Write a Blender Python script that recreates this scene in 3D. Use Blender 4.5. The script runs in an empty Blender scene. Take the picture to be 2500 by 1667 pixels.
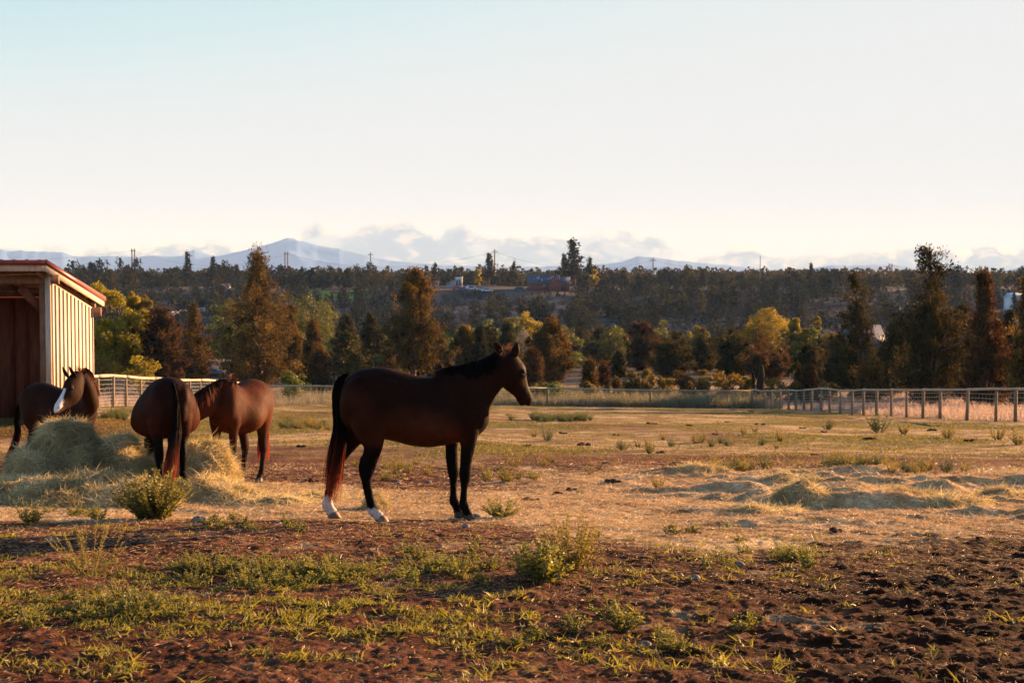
import bpy, math, random
import numpy as np
from mathutils import Vector, Matrix

# ------------------------------------------------------------------ camera, sky, sun, exposure
S = bpy.context.scene
COL = S.collection
R = math.radians
EYE = 2.40                      # eye height above the ground under the standing horse
FPX = 3472.0                    # 50 mm lens on a 36 mm sensor, in pixels of a 2500 px wide frame
PITCH = math.atan(145.5 / FPX)
cd = bpy.data.cameras.new('camera'); cam = bpy.data.objects.new('camera', cd); COL.objects.link(cam)
cam.location = (0, 0, EYE); cam.rotation_euler = (math.pi / 2 - PITCH, 0, 0)
cd.lens = 50; cd.sensor_width = 36; cd.clip_start = 0.1; cd.clip_end = 60000
cd.dof.use_dof = True; cd.dof.focus_distance = 15.0; cd.dof.aperture_fstop = 6.3
S.camera = cam
SUN_AZ, SUN_EL = 49.0, 10.0      # degrees to the right of the view, degrees above the horizon
sl = bpy.data.lights.new('sun', 'SUN'); sun = bpy.data.objects.new('sun', sl); COL.objects.link(sun)
sl.energy = 5.0; sl.angle = R(0.5); sl.color = (1.0, 0.59, 0.30)
sun_dir = Vector((math.sin(R(SUN_AZ)) * math.cos(R(SUN_EL)), math.cos(R(SUN_AZ)) * math.cos(R(SUN_EL)), math.sin(R(SUN_EL))))
sun.rotation_euler = sun_dir.to_track_quat('Z', 'Y').to_euler(); sun.location = (60, 30, 30)
S.view_settings.view_transform = 'Standard'; S.view_settings.look = 'None'
S.view_settings.exposure = 2.05; S.view_settings.gamma = 1.0
S.cycles.max_bounces = 6; S.cycles.diffuse_bounces = 3; S.cycles.glossy_bounces = 2
S.cycles.transmission_bounces = 4; S.cycles.volume_bounces = 1; S.cycles.transparent_max_bounces = 4
S.cycles.use_denoising = True; S.cycles.sample_clamp_indirect = 4.0
S.cycles.use_adaptive_sampling = True; S.cycles.adaptive_threshold = 0.015


def at(px, py, d):
    """the point seen at pixel (px, py) of the 2500 px wide frame, at distance d along the ground axis"""
    x = (px - 1250) / FPX; y = -(py - 833.5) / FPX
    c, s = math.cos(PITCH), math.sin(PITCH)
    dy = c + y * s; dz = -s + y * c
    return Vector((x / dy * d, d, EYE + dz / dy * d))


def slope_at(py):
    y = -(py - 833.5) / FPX
    c, s = math.cos(PITCH), math.sin(PITCH)
    return (-s + y * c) / (c + y * s)


SKY_K = 0.060
SKY_CAP = 0.86 / (SKY_K * 2 ** S.view_settings.exposure)      # the brightest the even evening sky gets
W = bpy.data.worlds.new('World'); S.world = W; W.use_nodes = True
nt = W.node_tree; nt.nodes.clear()
def N(nt, t, **k):
    n = nt.nodes.new(t)
    for a, b in k.items():
        if a.startswith('i_'):
            n.inputs[a[2:].replace('_', ' ')].default_value = b
        else:
            setattr(n, a, b)
    return n
def M_(nt, op, a, b=None, c=None, clamp=False):
    n = nt.nodes.new('ShaderNodeMath'); n.operation = op; n.use_clamp = clamp
    for i, v in enumerate((a, b, c)):
        if v is None: continue
        if isinstance(v, (int, float)): n.inputs[i].default_value = v
        else: nt.links.new(v, n.inputs[i])
    return n.outputs[0]
def MIX(nt, f, a, b, mode='MIX'):
    n = nt.nodes.new('ShaderNodeMix'); n.data_type = 'RGBA'; n.blend_type = mode
    for s, v in ((n.inputs[0], f), (n.inputs[6], a), (n.inputs[7], b)):
        if isinstance(v, (int, float)): s.default_value = v
        elif isinstance(v, tuple): s.default_value = (*v, 1) if len(v) == 3 else v
        else: nt.links.new(v, s)
    return n.outputs[2]
def SMOOTH(nt, v, lo, hi):
    n = nt.nodes.new('ShaderNodeMapRange'); n.interpolation_type = 'SMOOTHSTEP'
    nt.links.new(v, n.inputs[0]); n.inputs[1].default_value = lo; n.inputs[2].default_value = hi
    return n.outputs[0]
# tops of the far cloud bank, as pixel columns and rows of the 2500 px frame, turned into azimuth and elevation
CLOUD_TOP = [(-400, 600), (0, 592), (60, 588), (150, 600), (200, 615), (217, 604), (311, 597), (365, 596), (419, 584), (455, 597), (480, 584), (510, 583), (578, 599), (629, 602), (680, 602), (726, 575), (759, 550), (791, 543), (831, 560), (854, 561), (890, 551), (945, 543), (988, 537), (1024, 552), (1053, 559), (1089, 543), (1125, 539), (1143, 555), (1187, 573), (1306, 570), (1338, 577), (1378, 561), (1469, 560), (1559, 563), (1613, 577), (1650, 612), (1722, 622), (1769, 605), (1831, 592), (1860, 611), (1903, 624), (2011, 618), (2120, 612), (2264, 598), (2337, 607), (2409, 592), (2463, 604), (2500, 602), (2900, 600)]
tc = N(nt, 'ShaderNodeTexCoord'); sep = N(nt, 'ShaderNodeSeparateXYZ'); nt.links.new(tc.outputs['Generated'], sep.inputs[0])
az = M_(nt, 'ARCTAN2', sep.outputs[0], sep.outputs[1])
el = M_(nt, 'ARCSINE', sep.outputs[2])
cv = nt.nodes.new('ShaderNodeCombineXYZ')
nt.links.new(M_(nt, 'MULTIPLY', az, 60), cv.inputs[0]); nt.links.new(M_(nt, 'MULTIPLY', el, 110), cv.inputs[1])
no1 = N(nt, 'ShaderNodeTexNoise', i_Scale=1.0, i_Detail=6.0, i_Roughness=0.6, i_Distortion=0.4); nt.links.new(cv.outputs[0], no1.inputs['Vector'])
no2 = N(nt, 'ShaderNodeTexNoise', i_Scale=0.35, i_Detail=5.0, i_Roughness=0.55, i_Distortion=0.6); nt.links.new(cv.outputs[0], no2.inputs['Vector'])
fc = nt.nodes.new('ShaderNodeFloatCurve')
cm = fc.mapping; cu = cm.curves[0]
A0, A1, E1 = -0.5, 0.5, 0.06
def cl_pt(px, py):
    a = math.atan2((px - 1250) / FPX, 1.0); e = (688 - py) / FPX * math.cos(a)
    return (a - A0) / (A1 - A0), e / E1
pts = [cl_pt(*p) for p in CLOUD_TOP]
pts = [(0.0, pts[0][1])] + pts + [(1.0, pts[-1][1])]
cu.points[0].location = pts[0]; cu.points[1].location = pts[-1]
for p in pts[1:-1]: cu.points.new(*p)
cm.update()
nt.links.new(M_(nt, 'MULTIPLY_ADD', az, 1 / (A1 - A0), -A0 / (A1 - A0), clamp=True), fc.inputs['Value'])
top = M_(nt, 'MULTIPLY', fc.outputs[0], E1)
wob = M_(nt, 'MULTIPLY', M_(nt, 'SUBTRACT', no1.outputs[0], 0.5), 0.0055)
depth = M_(nt, 'ADD', M_(nt, 'SUBTRACT', top, el), wob)            # how far below the cloud's top, radians
cov = SMOOTH(nt, depth, -0.0004, 0.0022)
holes = SMOOTH(nt, no2.outputs[0], 0.36, 0.52)
low = SMOOTH(nt, depth, 0.010, 0.022)                              # thinner towards the bottom
cov = M_(nt, 'MULTIPLY', cov, M_(nt, 'ADD', M_(nt, 'MULTIPLY', holes, 0.55), 0.42))
rim = M_(nt, 'SUBTRACT', 1.0, SMOOTH(nt, M_(nt, 'ADD', depth, M_(nt, 'MULTIPLY', M_(nt, 'SUBTRACT', no1.outputs[0], 0.5), 0.03)), 0.0, 0.008))
sky = N(nt, 'ShaderNodeTexSky'); sky.sky_type = 'NISHITA'; sky.sun_disc = False
sky.sun_elevation = R(SUN_EL); sky.sun_rotation = R(SUN_AZ); sky.altitude = 900; sky.air_density = 1.0; sky.dust_density = 0.6; sky.ozone_density = 1.2
hsv = nt.nodes.new('ShaderNodeHueSaturation'); hsv.inputs['Saturation'].default_value = 1.15; nt.links.new(sky.outputs[0], hsv.inputs['Color'])
skyc = MIX(nt, 1.0, hsv.outputs[0], (1.26, 1.16, 1.34), 'MULTIPLY')
capc = MIX(nt, SMOOTH(nt, el, 0.0, 0.16), (SKY_CAP * 0.90, SKY_CAP * 0.92, SKY_CAP * 1.04), (SKY_CAP * 0.94, SKY_CAP * 0.965, SKY_CAP * 1.0))
skyb = MIX(nt, SMOOTH(nt, el, 0.0, 0.16), (1.0, 1.03, 1.35), (1, 1, 1))      # the low sky is brighter in blue: the air in front of it takes that away again
sx = nt.nodes.new('ShaderNodeSeparateColor'); nt.links.new(MIX(nt, 1.0, skyc, skyb, 'MULTIPLY'), sx.inputs[0])
sc_ = nt.nodes.new('ShaderNodeSeparateColor'); nt.links.new(capc, sc_.inputs[0]); cb = nt.nodes.new('ShaderNodeCombineColor')
for q in range(3):                                     # a soft ceiling on the brightness of the sky
    rr_ = M_(nt, 'DIVIDE', sx.outputs[q], sc_.outputs[q])
    nt.links.new(M_(nt, 'DIVIDE', sx.outputs[q], M_(nt, 'POWER', M_(nt, 'ADD', 1.0, M_(nt, 'POWER', rr_, 7.0)), 1 / 7)), cb.inputs[q])
skyc = cb.outputs[0]
CLOUD_DARK = MIX(nt, 1.0, skyc, (0.41, 0.50, 0.66), 'MULTIPLY')
CLOUD_RIM = MIX(nt, 1.0, skyc, (1.22, 1.06, 0.90), 'MULTIPLY')
warm = M_(nt, 'MULTIPLY', SMOOTH(nt, no1.outputs[0], 0.50, 0.66), 0.65)
rim = M_(nt, 'MAXIMUM', rim, warm)
cloudc = MIX(nt, rim, CLOUD_DARK, CLOUD_RIM)
skyc2 = MIX(nt, cov, skyc, cloudc)
# one small lit wisp high on the right
wa, we = math.atan(1047 / FPX), math.atan(slope_at(343) * math.cos(math.atan(1047 / FPX)))
wd = M_(nt, 'ADD', M_(nt, 'POWER', M_(nt, 'DIVIDE', M_(nt, 'SUBTRACT', az, wa), 0.0042), 2.0), M_(nt, 'POWER', M_(nt, 'DIVIDE', M_(nt, 'ADD', M_(nt, 'SUBTRACT', el, we), M_(nt, 'MULTIPLY', wob, 0.12)), 0.0007), 2.0))
skyc2 = MIX(nt, M_(nt, 'MULTIPLY', M_(nt, 'SUBTRACT', 1.0, wd, clamp=True), 0.6), skyc2, MIX(nt, 1.0, skyc, (1.08, 0.93, 0.76), 'MULTIPLY'))
bg = N(nt, 'ShaderNodeBackground'); bg.inputs[1].default_value = SKY_K
nt.links.new(skyc2, bg.inputs[0])
wo = N(nt, 'ShaderNodeOutputWorld'); nt.links.new(bg.outputs[0], wo.inputs[0])

# ------------------------------------------------------------------ numpy noise
rng = np.random.default_rng(7)
_P = rng.random((256, 256)).astype(np.float32)
def vnoise(x, y):
    xi = np.floor(x).astype(np.int64); yi = np.floor(y).astype(np.int64)
    fx = (x - xi); fy = (y - yi)
    fx = fx * fx * (3 - 2 * fx); fy = fy * fy * (3 - 2 * fy)
    a = _P[xi & 255, yi & 255]; b = _P[(xi + 1) & 255, yi & 255]
    c = _P[xi & 255, (yi + 1) & 255]; d = _P[(xi + 1) & 255, (yi + 1) & 255]
    return (a * (1 - fx) + b * fx) * (1 - fy) + (c * (1 - fx) + d * fx) * fy
def fbm(x, y, s, o=4, g=0.5, off=0.0):
    x = np.asarray(x, float); y = np.asarray(y, float)
    r = np.zeros(np.broadcast(x, y).shape); a = 1.0; t = 0.0
    ca, sa = 0.8, 0.6
    X = x / s + off * 17.3; Y = y / s + off * 9.1
    for _ in range(o):
        r += a * vnoise(X, Y); t += a; a *= g
        X, Y = (X * ca - Y * sa) * 2.03 + 5.2, (X * sa + Y * ca) * 2.03 + 1.7
    return r / t
def sst(v, lo, hi):
    t = np.clip((v - lo) / (hi - lo), 0, 1); return t * t * (3 - 2 * t)

# ------------------------------------------------------------------ terrain
_Y = np.array([-400, -20, 0, 6, 14.35, 19.6, 30, 55, 75, 92, 100, 120, 139, 170, 220, 300, 350, 430, 500, 560, 620, 900, 1500, 2500, 4000, 6500, 9000, 16000.])
_Z = np.array([-1.2, -1.3, -1.5, -1.8, -2.4, -2.81, -3.42, -4.9, -6.5, -7.95, -8.7, -9.5, -9.9, -11, -14, -22, -24, -16.5, -10.5, -4.2, -2.4, -1.0, 0.5, 2, 7, 12, 14, 10.])
_fy = np.concatenate([np.arange(-400, 200, 0.5), np.arange(200, 1500, 5), np.arange(1500, 16001, 100)])
_fz = np.interp(_fy, _Y, _Z)
for _w in (5, 9):
    _k = np.ones(_w) / _w; _fz[:1200] = np.convolve(np.pad(_fz, _w, 'edge'), _k, 'same')[_w:-_w][:1200]
_seg = slice(1200, 1460); _k = np.ones(7) / 7
_fz[_seg] = np.convolve(np.pad(_fz, 7, 'edge'), _k, 'same')[7:-7][_seg]
def base(x, y):
    return np.interp(y, _fy, _fz) + EYE
MOUNDS = []     # (x, y, radius x, radius y, height)
def straw_mask(x, y):
    """how much old hay lies on the ground, 0..1"""
    n = fbm(x, y, 2.2, 4, off=1) - 0.5; n2 = fbm(x, y, 0.5, 3, off=2) - 0.5
    yy = y + n * 4 + n2 * 1.2
    right = sst(x + n * 3, -1.8 , 1.6) * sst(yy + (fbm(x * .5, y, .9, 3, off=13) - .5) * 3, 10.2 , 14.2) * (1 - sst(yy, 21.3, 23.5))
    pile = 1 - sst(np.hypot((x + 4.9) / 4.3, (y - 17.2) / 3.0) + n * 0.35 + n2 * .2, 0.75, 1.15)
    mid = (1 - sst(np.hypot((x + 1.2) / 3.4, (y - 16.4) / 2.5) + n * 0.5 + n2 * .3, 0.6, 1.2)) * 0.8
    return np.clip(np.maximum(np.maximum(right, pile), mid), 0, 1)
def pasture_mask(x, y):
    n = fbm(x, y, 5, 4, off=3) - 0.5
    return sst(y + n * 8, 21, 30)
def H(x, y):
    x = np.asarray(x, float); y = np.asarray(y, float)
    z = base(x, y)
    z = z + 0.28 * np.exp(-(((x + 13) / 5.5) ** 2 + ((y - 36) / 5.0) ** 2) ** 2)
    near = 1 - sst(y, 95, 125)
    z = z - 0.52 * sst(x, -14, 18) * sst(y, 20, 52) * (1 - 0.5 * sst(y, 60, 100)) * near
    z = z + near * ((fbm(x, y, 7, 3, off=4) - 0.5) * 0.22 + (fbm(x, y, 1.6, 3, off=5) - 0.5) * 0.07)
    far = sst(y, 100, 260) * (1 - sst(y, 560, 700))
    z = z + far * ((fbm(x, y, 45, 4, off=6) - 0.5) * 5.0)
    if np.min(y) < 130:
        sm = straw_mask(x, y) * near
        pm = pasture_mask(x, y)
        cl = np.abs(fbm(x, y, 0.11, 3, 0.6, off=7) - 0.5) * 2
        lump = sst(fbm(x, y, 0.22, 3, 0.55, off=8), 0.50, 0.72)
        soil = (1 - sm) * (1 - 0.8 * pm) * near
        z = z + soil * (cl * 0.019 + lump * 0.014 + (fbm(x, y, .045, 2, off=14) - .5) * .022 * (y < 13) - 0.014)
        right_dug = sst(x - (y - 6) * 0.12, -0.6, 1.4) * (1 - sst(y, 12.5, 14.5))
        z = z + right_dug * near * (sst(fbm(x, y, 0.16, 4, 0.6, off=9), 0.45, 0.70) * 0.022) * sst(fbm(x, y, 1.0, 3, off=15), .38, .62)
        mr = sst(x, .8, 3.5) * sst(y, 12.5, 15.0) * (1 - sst(y, 21.0, 22.5))
        z = z + mr * (sst(fbm(x * .7, y * 1.4, 0.75, 3, 0.5, off=10), 0.46, 0.86) * 0.17 + (fbm(x, y, 0.30, 4, .6, off=11) - .3) * 0.07)
        z = z + sm * (fbm(x, y, 0.25, 3, 0.6, off=12) - 0.5) * 0.06
    return z
def h1(x, y):
    return float(H(np.array([x]), np.array([y]))[0])
def ground(px, py, lo=4.0, hi=100.0):
    """where the ground is seen at pixel (px, py)"""
    s = slope_at(py)
    ys = np.linspace(lo, hi, 1200)
    xs = (px - 1250) / FPX * ys
    g = base(xs, ys) - EYE - s * ys
    k = np.argmax(g > 0) if (g > 0).any() else len(ys) - 1
    return float(xs[k]), float(ys[k])

# ------------------------------------------------------------------ mesh helpers
def new_mesh(name, V, F4=None, F3=None, mat=None, parent=None, smooth=False, attrs=None, link=True):
    V = np.asarray(V, np.float32).reshape(-1, 3)
    me = bpy.data.meshes.new(name)
    loops = []; tot = []
    if F4 is not None and len(F4):
        F4 = np.asarray(F4, np.int32); loops.append(F4.ravel()); tot.append(np.full(len(F4), 4, np.int32))
    if F3 is not None and len(F3):
        F3 = np.asarray(F3, np.int32); loops.append(F3.ravel()); tot.append(np.full(len(F3), 3, np.int32))
    loops = np.concatenate(loops); tot = np.concatenate(tot)
    me.vertices.add(len(V)); me.vertices.foreach_set('co', V.ravel())
    me.loops.add(len(loops)); me.loops.foreach_set('vertex_index', loops)
    me.polygons.add(len(tot)); st = np.concatenate([[0], np.cumsum(tot)[:-1]]).astype(np.int32)
    me.polygons.foreach_set('loop_start', st); me.polygons.foreach_set('loop_total', tot)
    if smooth: me.polygons.foreach_set('use_smooth', np.ones(len(tot), bool))
    for k, a in (attrs or {}).items():
        a = np.asarray(a, np.float32)
        if a.ndim == 1:
            at_ = me.attributes.new(k, 'FLOAT', 'POINT'); at_.data.foreach_set('value', a)
        else:
            if a.shape[1] == 3: a = np.concatenate([a, np.ones((len(a), 1), np.float32)], 1)
            at_ = me.attributes.new(k, 'FLOAT_COLOR', 'POINT'); at_.data.foreach_set('color', a.ravel())
    me.update(calc_edges=True); me.validate()
    if mat is not None: me.materials.append(mat)
    o = bpy.data.objects.new(name, me)
    if link: COL.objects.link(o)
    if parent is not None: o.parent = parent
    return o
class MB:
    """collects boxes, tubes and loose polygons"""
    def __init__(s): s.V = []; s.F4 = []; s.F3 = []; s.n = 0
    def add(s, V, F4=(), F3=()):
        V = np.asarray(V, float).reshape(-1, 3); s.V.append(V)
        if len(F4): s.F4.append(np.asarray(F4) + s.n)
        if len(F3): s.F3.append(np.asarray(F3) + s.n)
        s.n += len(V)
    def box(s, x0, x1, y0, y1, z0, z1, mat=None):
        V = np.array([(x, y, z) for z in (z0, z1) for y in (y0, y1) for x in (x0, x1)], float)
        if mat is not None: V = np.array([tuple(mat @ Vector(v)) for v in V])
        s.add(V, [(0, 2, 3, 1), (4, 5, 7, 6), (0, 1, 5, 4), (2, 6, 7, 3), (0, 4, 6, 2), (1, 3, 7, 5)])
    def hexa(s, V):
        s.add(V, [(0, 2, 3, 1), (4, 5, 7, 6), (0, 1, 5, 4), (2, 6, 7, 3), (0, 4, 6, 2), (1, 3, 7, 5)])
    def tube(s, P, r, n=8, cap=True):
        P = np.asarray(P, float); k = len(P); r = np.broadcast_to(np.asarray(r, float), (k,))
        T = np.gradient(P, axis=0); T /= np.linalg.norm(T, axis=1, keepdims=True) + 1e-9
        up = np.array([0, 0, 1.0]) if abs(T[0, 2]) < 0.9 else np.array([1.0, 0, 0])
        U = np.cross(T, up); U /= np.linalg.norm(U, axis=1, keepdims=True) + 1e-9
        B = np.cross(T, U)
        a = np.linspace(0, 2 * np.pi, n, endpoint=False)
        V = P[:, None] + r[:, None, None] * (np.cos(a)[None, :, None] * U[:, None] + np.sin(a)[None, :, None] * B[:, None])
        idx = np.arange(k * n).reshape(k, n)
        q = np.stack([idx[:-1], np.roll(idx[:-1], -1, 1), np.roll(idx[1:], -1, 1), idx[1:]], -1).reshape(-1, 4)
        V = V.reshape(-1, 3); F3 = []
        if cap:
            V = np.concatenate([V, P[:1], P[-1:]]); c0 = k * n; c1 = c0 + 1
            for i in range(n):
                F3.append((c0, (i + 1) % n, i)); F3.append((c1, idx[-1, i], idx[-1, (i + 1) % n]))
        s.add(V, q, F3)
    def build(s, name, mat=None, parent=None, smooth=False, attrs=None):
        return new_mesh(name, np.concatenate(s.V), np.concatenate(s.F4) if s.F4 else None, np.concatenate(s.F3) if s.F3 else None, mat, parent, smooth, attrs)
def empty(name, loc=(0, 0, 0), rz=0.0):
    o = bpy.data.objects.new(name, None); COL.objects.link(o); o.location = loc; o.rotation_euler = (0, 0, rz); o.empty_display_size = 0.2
    return o
def tag(o, label=None, cat=None, group=None, kind=None):
    if label: o['label'] = label
    if cat: o['category'] = cat
    if group: o['group'] = group
    if kind: o['kind'] = kind
    return o
def copy_tree(o, parent=None):
    c = o.copy(); COL.objects.link(c); c.parent = parent
    for ch in list(o.children): copy_tree(ch, c)
    return c
def unit(v): return v / (np.linalg.norm(v, axis=-1, keepdims=True) + 1e-9)
def rand_unit(n, g=None):
    g = g or rng
    return unit(g.normal(size=(n, 3)))
def leaves(C, A, B, L, Wd):
    """diamond leaf quads: centres C, long axis A, wide axis B"""
    A = unit(A); B = unit(np.cross(A, unit(np.cross(B, A))))
    L = np.asarray(L)[..., None] if np.ndim(L) else L; Wd = np.asarray(Wd)[..., None] if np.ndim(Wd) else Wd
    V = np.stack([C - A * L / 2, C + B * Wd / 2, C + A * L / 2, C - B * Wd / 2], 1).reshape(-1, 3)
    n = len(C); F = np.arange(4 * n).reshape(n, 4)
    return V, F
def blades(P, D, L, Wd, bend, g=None):
    """bent grass blades: root P, direction D, sideways width; 5 vertices each"""
    g = g or rng
    n = len(P); D = unit(D); side = unit(np.cross(D, unit(g.normal(size=(n, 3))))); L = np.broadcast_to(L, (n,))[:, None]; Wd = np.broadcast_to(Wd, (n,))[:, None]
    drop = g.normal(size=(n, 3)); drop[:, 2] = -np.abs(drop[:, 2]); drop = unit(drop)
    mid = P + D * L * 0.55 + drop * L * bend * 0.25
    tip = P + D * L + drop * L * bend
    V = np.stack([P - side * Wd / 2, P + side * Wd / 2, mid + side * Wd * 0.35, mid - side * Wd * 0.35, tip], 1).reshape(-1, 3)
    b = np.arange(n)[:, None] * 5
    return V, b + np.array([0, 1, 2, 3]), b + np.array([3, 2, 4])

# ------------------------------------------------------------------ materials
def mat_new(name):
    m = bpy.data.materials.new(name); m.use_nodes = True; t = m.node_tree; t.nodes.clear()
    o = t.nodes.new('ShaderNodeOutputMaterial'); return m, t, o
def prin(t, col, rough=0.8, spec=0.3, **k):
    b = t.nodes.new('ShaderNodeBsdfPrincipled')
    if isinstance(col, tuple): b.inputs['Base Color'].default_value = (*col, 1)
    else: t.links.new(col, b.inputs['Base Color'])
    b.inputs['Roughness'].default_value = rough; b.inputs['Specular IOR Level'].default_value = spec
    for a, v in k.items(): b.inputs[a.replace('_', ' ')].default_value = v
    return b
def noise_tex(t, scale, detail=4, rough=0.6, coord='Object', dist=0.0, stretch=None):
    c = t.nodes.new('ShaderNodeTexCoord'); n = t.nodes.new('ShaderNodeTexNoise')
    n.inputs['Scale'].default_value = scale; n.inputs['Detail'].default_value = detail; n.inputs['Roughness'].default_value = rough; n.inputs['Distortion'].default_value = dist
    if stretch:
        mp = t.nodes.new('ShaderNodeMapping'); mp.inputs['Scale'].default_value = stretch
        t.links.new(c.outputs[coord], mp.inputs[0]); t.links.new(mp.outputs[0], n.inputs['Vector'])
    else: t.links.new(c.outputs[coord], n.inputs['Vector'])
    return n.outputs[0]
def ramp(t, v, stops):
    r = t.nodes.new('ShaderNodeValToRGB'); e = r.color_ramp.elements
    e[0].position = stops[0][0]; e[0].color = (*stops[0][1], 1); e[1].position = stops[-1][0]; e[1].color = (*stops[-1][1], 1)
    for p, c in stops[1:-1]:
        x = e.new(p); x.color = (*c, 1)
    t.links.new(v, r.inputs[0]); return r.outputs[0]
def bump(t, b, h, strength=0.5, dist=0.02):
    n = t.nodes.new('ShaderNodeBump'); n.inputs['Strength'].default_value = strength; n.inputs['Distance'].default_value = dist
    t.links.new(h, n.inputs['Height']); t.links.new(n.outputs[0], b.inputs['Normal']); return n
def attr(t, name, out='Fac'):
    a = t.nodes.new('ShaderNodeAttribute'); a.attribute_name = name; return a.outputs[out]
def leaf_mat(name, c0, c1, trans=0.4, tcol=None, rough=0.6, spec=0.25, vary=0.25):
    m, t, o = mat_new(name)
    col = MIX(t, attr(t, 'tint'), c0, c1)
    oi = t.nodes.new('ShaderNodeObjectInfo')
    hs = t.nodes.new('ShaderNodeHueSaturation')
    t.links.new(M_(t, 'MULTIPLY_ADD', oi.outputs['Random'], vary * 0.10, 0.5 - vary * 0.05), hs.inputs['Hue'])
    t.links.new(M_(t, 'MULTIPLY_ADD', oi.outputs['Random'], vary, 1 - vary / 2), hs.inputs['Value'])
    t.links.new(col, hs.inputs['Color']); col = hs.outputs[0]
    b = prin(t, col, rough, spec)
    tr = t.nodes.new('ShaderNodeBsdfTranslucent')
    if tcol: t.links.new(MIX(t, 1.0, col, tcol, 'MULTIPLY'), tr.inputs[0])
    else: t.links.new(col, tr.inputs[0])
    mx = t.nodes.new('ShaderNodeMixShader'); mx.inputs[0].default_value = trans
    t.links.new(b.outputs[0], mx.inputs[1]); t.links.new(tr.outputs[0], mx.inputs[2]); t.links.new(mx.outputs[0], o.inputs[0])
    return m
def plain_mat(name, c0, c1=None, scale=4, rough=0.8, spec=0.3, bmp=0.0, stretch=None, metallic=0.0, coord='Object'):
    m, t, o = mat_new(name)
    if c1 is None: b = prin(t, c0, rough, spec)
    else:
        n = noise_tex(t, scale, 5, 0.6, coord, 0.3, stretch); b = prin(t, MIX(t, SMOOTH(t, n, 0.35, 0.65), c0, c1), rough, spec)
        if bmp: bump(t, b, n, bmp)
    b.inputs['Metallic'].default_value = metallic
    t.links.new(b.outputs[0], o.inputs[0]); return m

# ------------------------------------------------------------------ ground
def lerp(a, b, t): return a * (1 - t[..., None]) + np.asarray(b) * t[..., None]
def ground_colour(x, y):
    f1 = fbm(x, y, 0.9, 5, 0.6, off=20); f2 = fbm(x, y, 0.13, 3, 0.6, off=21); f3 = fbm(x, y, 5, 4, off=22)
    soil = lerp(np.broadcast_to(np.array([0.044, 0.0155, 0.008]), x.shape + (3,)), (0.135, 0.055, 0.027), sst(f1 * 0.6 + f2 * 0.4, 0.35, 0.66))
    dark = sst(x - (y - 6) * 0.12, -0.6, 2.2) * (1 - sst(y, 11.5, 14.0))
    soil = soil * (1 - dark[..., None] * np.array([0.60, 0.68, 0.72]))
    straw = lerp(np.broadcast_to(np.array([0.42, 0.29, 0.135]), x.shape + (3,)), (0.68, 0.52, 0.29), sst(f2 * 0.5 + f1 * 0.5, 0.35, 0.65))
    straw = lerp(straw, (0.27, 0.14, 0.055), sst(fbm(x, y, 1.1, 3, off=29), 0.58, 0.75) * 0.7 * sst(x, 0, 3))
    past = lerp(np.broadcast_to(np.array([0.20, 0.135, 0.062]), x.shape + (3,)), (0.40, 0.28, 0.145), sst(f1, 0.38, 0.64))
    green = sst(fbm(x, y * 0.6, 4.5, 4, off=23), 0.44, 0.58)
    past = lerp(past, (0.10, 0.105, 0.028), green * 0.75)
    bare = sst(fbm(x, y * 0.7, 3.2, 4, off=24), 0.60, 0.70)
    past = lerp(past, (0.13, 0.06, 0.035), bare * 0.7)
    n = f1 - 0.5
    sm = straw_mask(x, y); sm = sst(sm + n * 1.1 + (f2 - .5) * 0.8, 0.15, 0.95)
    pm = pasture_mask(x, y)
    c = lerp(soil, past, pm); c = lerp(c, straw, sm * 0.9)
    # bare dark strip of soil under the shed and in a few trampled places
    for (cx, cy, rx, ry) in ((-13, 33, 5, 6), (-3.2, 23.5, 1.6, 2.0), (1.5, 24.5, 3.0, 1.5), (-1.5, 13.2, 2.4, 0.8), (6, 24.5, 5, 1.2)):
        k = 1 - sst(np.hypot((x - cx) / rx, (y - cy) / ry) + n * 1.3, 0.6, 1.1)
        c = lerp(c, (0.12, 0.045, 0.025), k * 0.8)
    verge = sst(y, 99, 103) * (1 - sst(y, 120, 150))
    c = lerp(c, (0.30, 0.23, 0.16), verge * (0.5 + 0.5 * f3))
    out = sst(y, 115, 150)
    scrub = lerp(np.broadcast_to(np.array([0.045, 0.038, 0.030]), x.shape + (3,)), (0.14, 0.11, 0.088), sst(fbm(x, y, 30, 5, 0.6, off=25), 0.4, 0.62))  # dark tone carries the shade of the far hillside in the colour
    c = lerp(c, scrub, out)
    forest = sst(y, 620, 700)
    wood = lerp(np.broadcast_to(np.array([0.030, 0.034, 0.022]), x.shape + (3,)), (0.06, 0.06, 0.04), sst(fbm(x, y, 220, 4, off=26), 0.45, 0.6))
    c = lerp(c, wood, forest)
    lawn = 1 - sst(np.hypot((x + 75) / 24, (y - 562) / 30), 0.8, 1.05)
    c = lerp(c, (0.10, 0.19, 0.035), lawn)
    return c
ry = [-3.0]
while ry[-1] < 4: ry.append(ry[-1] + 0.25)
while ry[-1] < 30: ry.append(ry[-1] * 1.0028)
while ry[-1] < 110: ry.append(ry[-1] * 1.0045)
while ry[-1] < 700: ry.append(ry[-1] * 1.010)
while ry[-1] < 13400: ry.append(ry[-1] * 1.03)
ry = np.array(ry)
uu = np.linspace(-1, 1, 860); uu = uu * 0.72 + uu ** 3 * 0.28
gx = uu[None, :] * ((ry[:, None] + 5.0) * 0.56); gy = np.broadcast_to(ry[:, None], gx.shape)
gz = np.empty(gx.shape); gc = np.empty(gx.shape + (3,))
for i in range(0, len(ry), 128):
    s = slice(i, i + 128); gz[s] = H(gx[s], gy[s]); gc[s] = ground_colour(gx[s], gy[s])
gv = np.stack([gx, gy, gz], -1).reshape(-1, 3)
ii = np.arange(gx.size).reshape(gx.shape)
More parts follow.
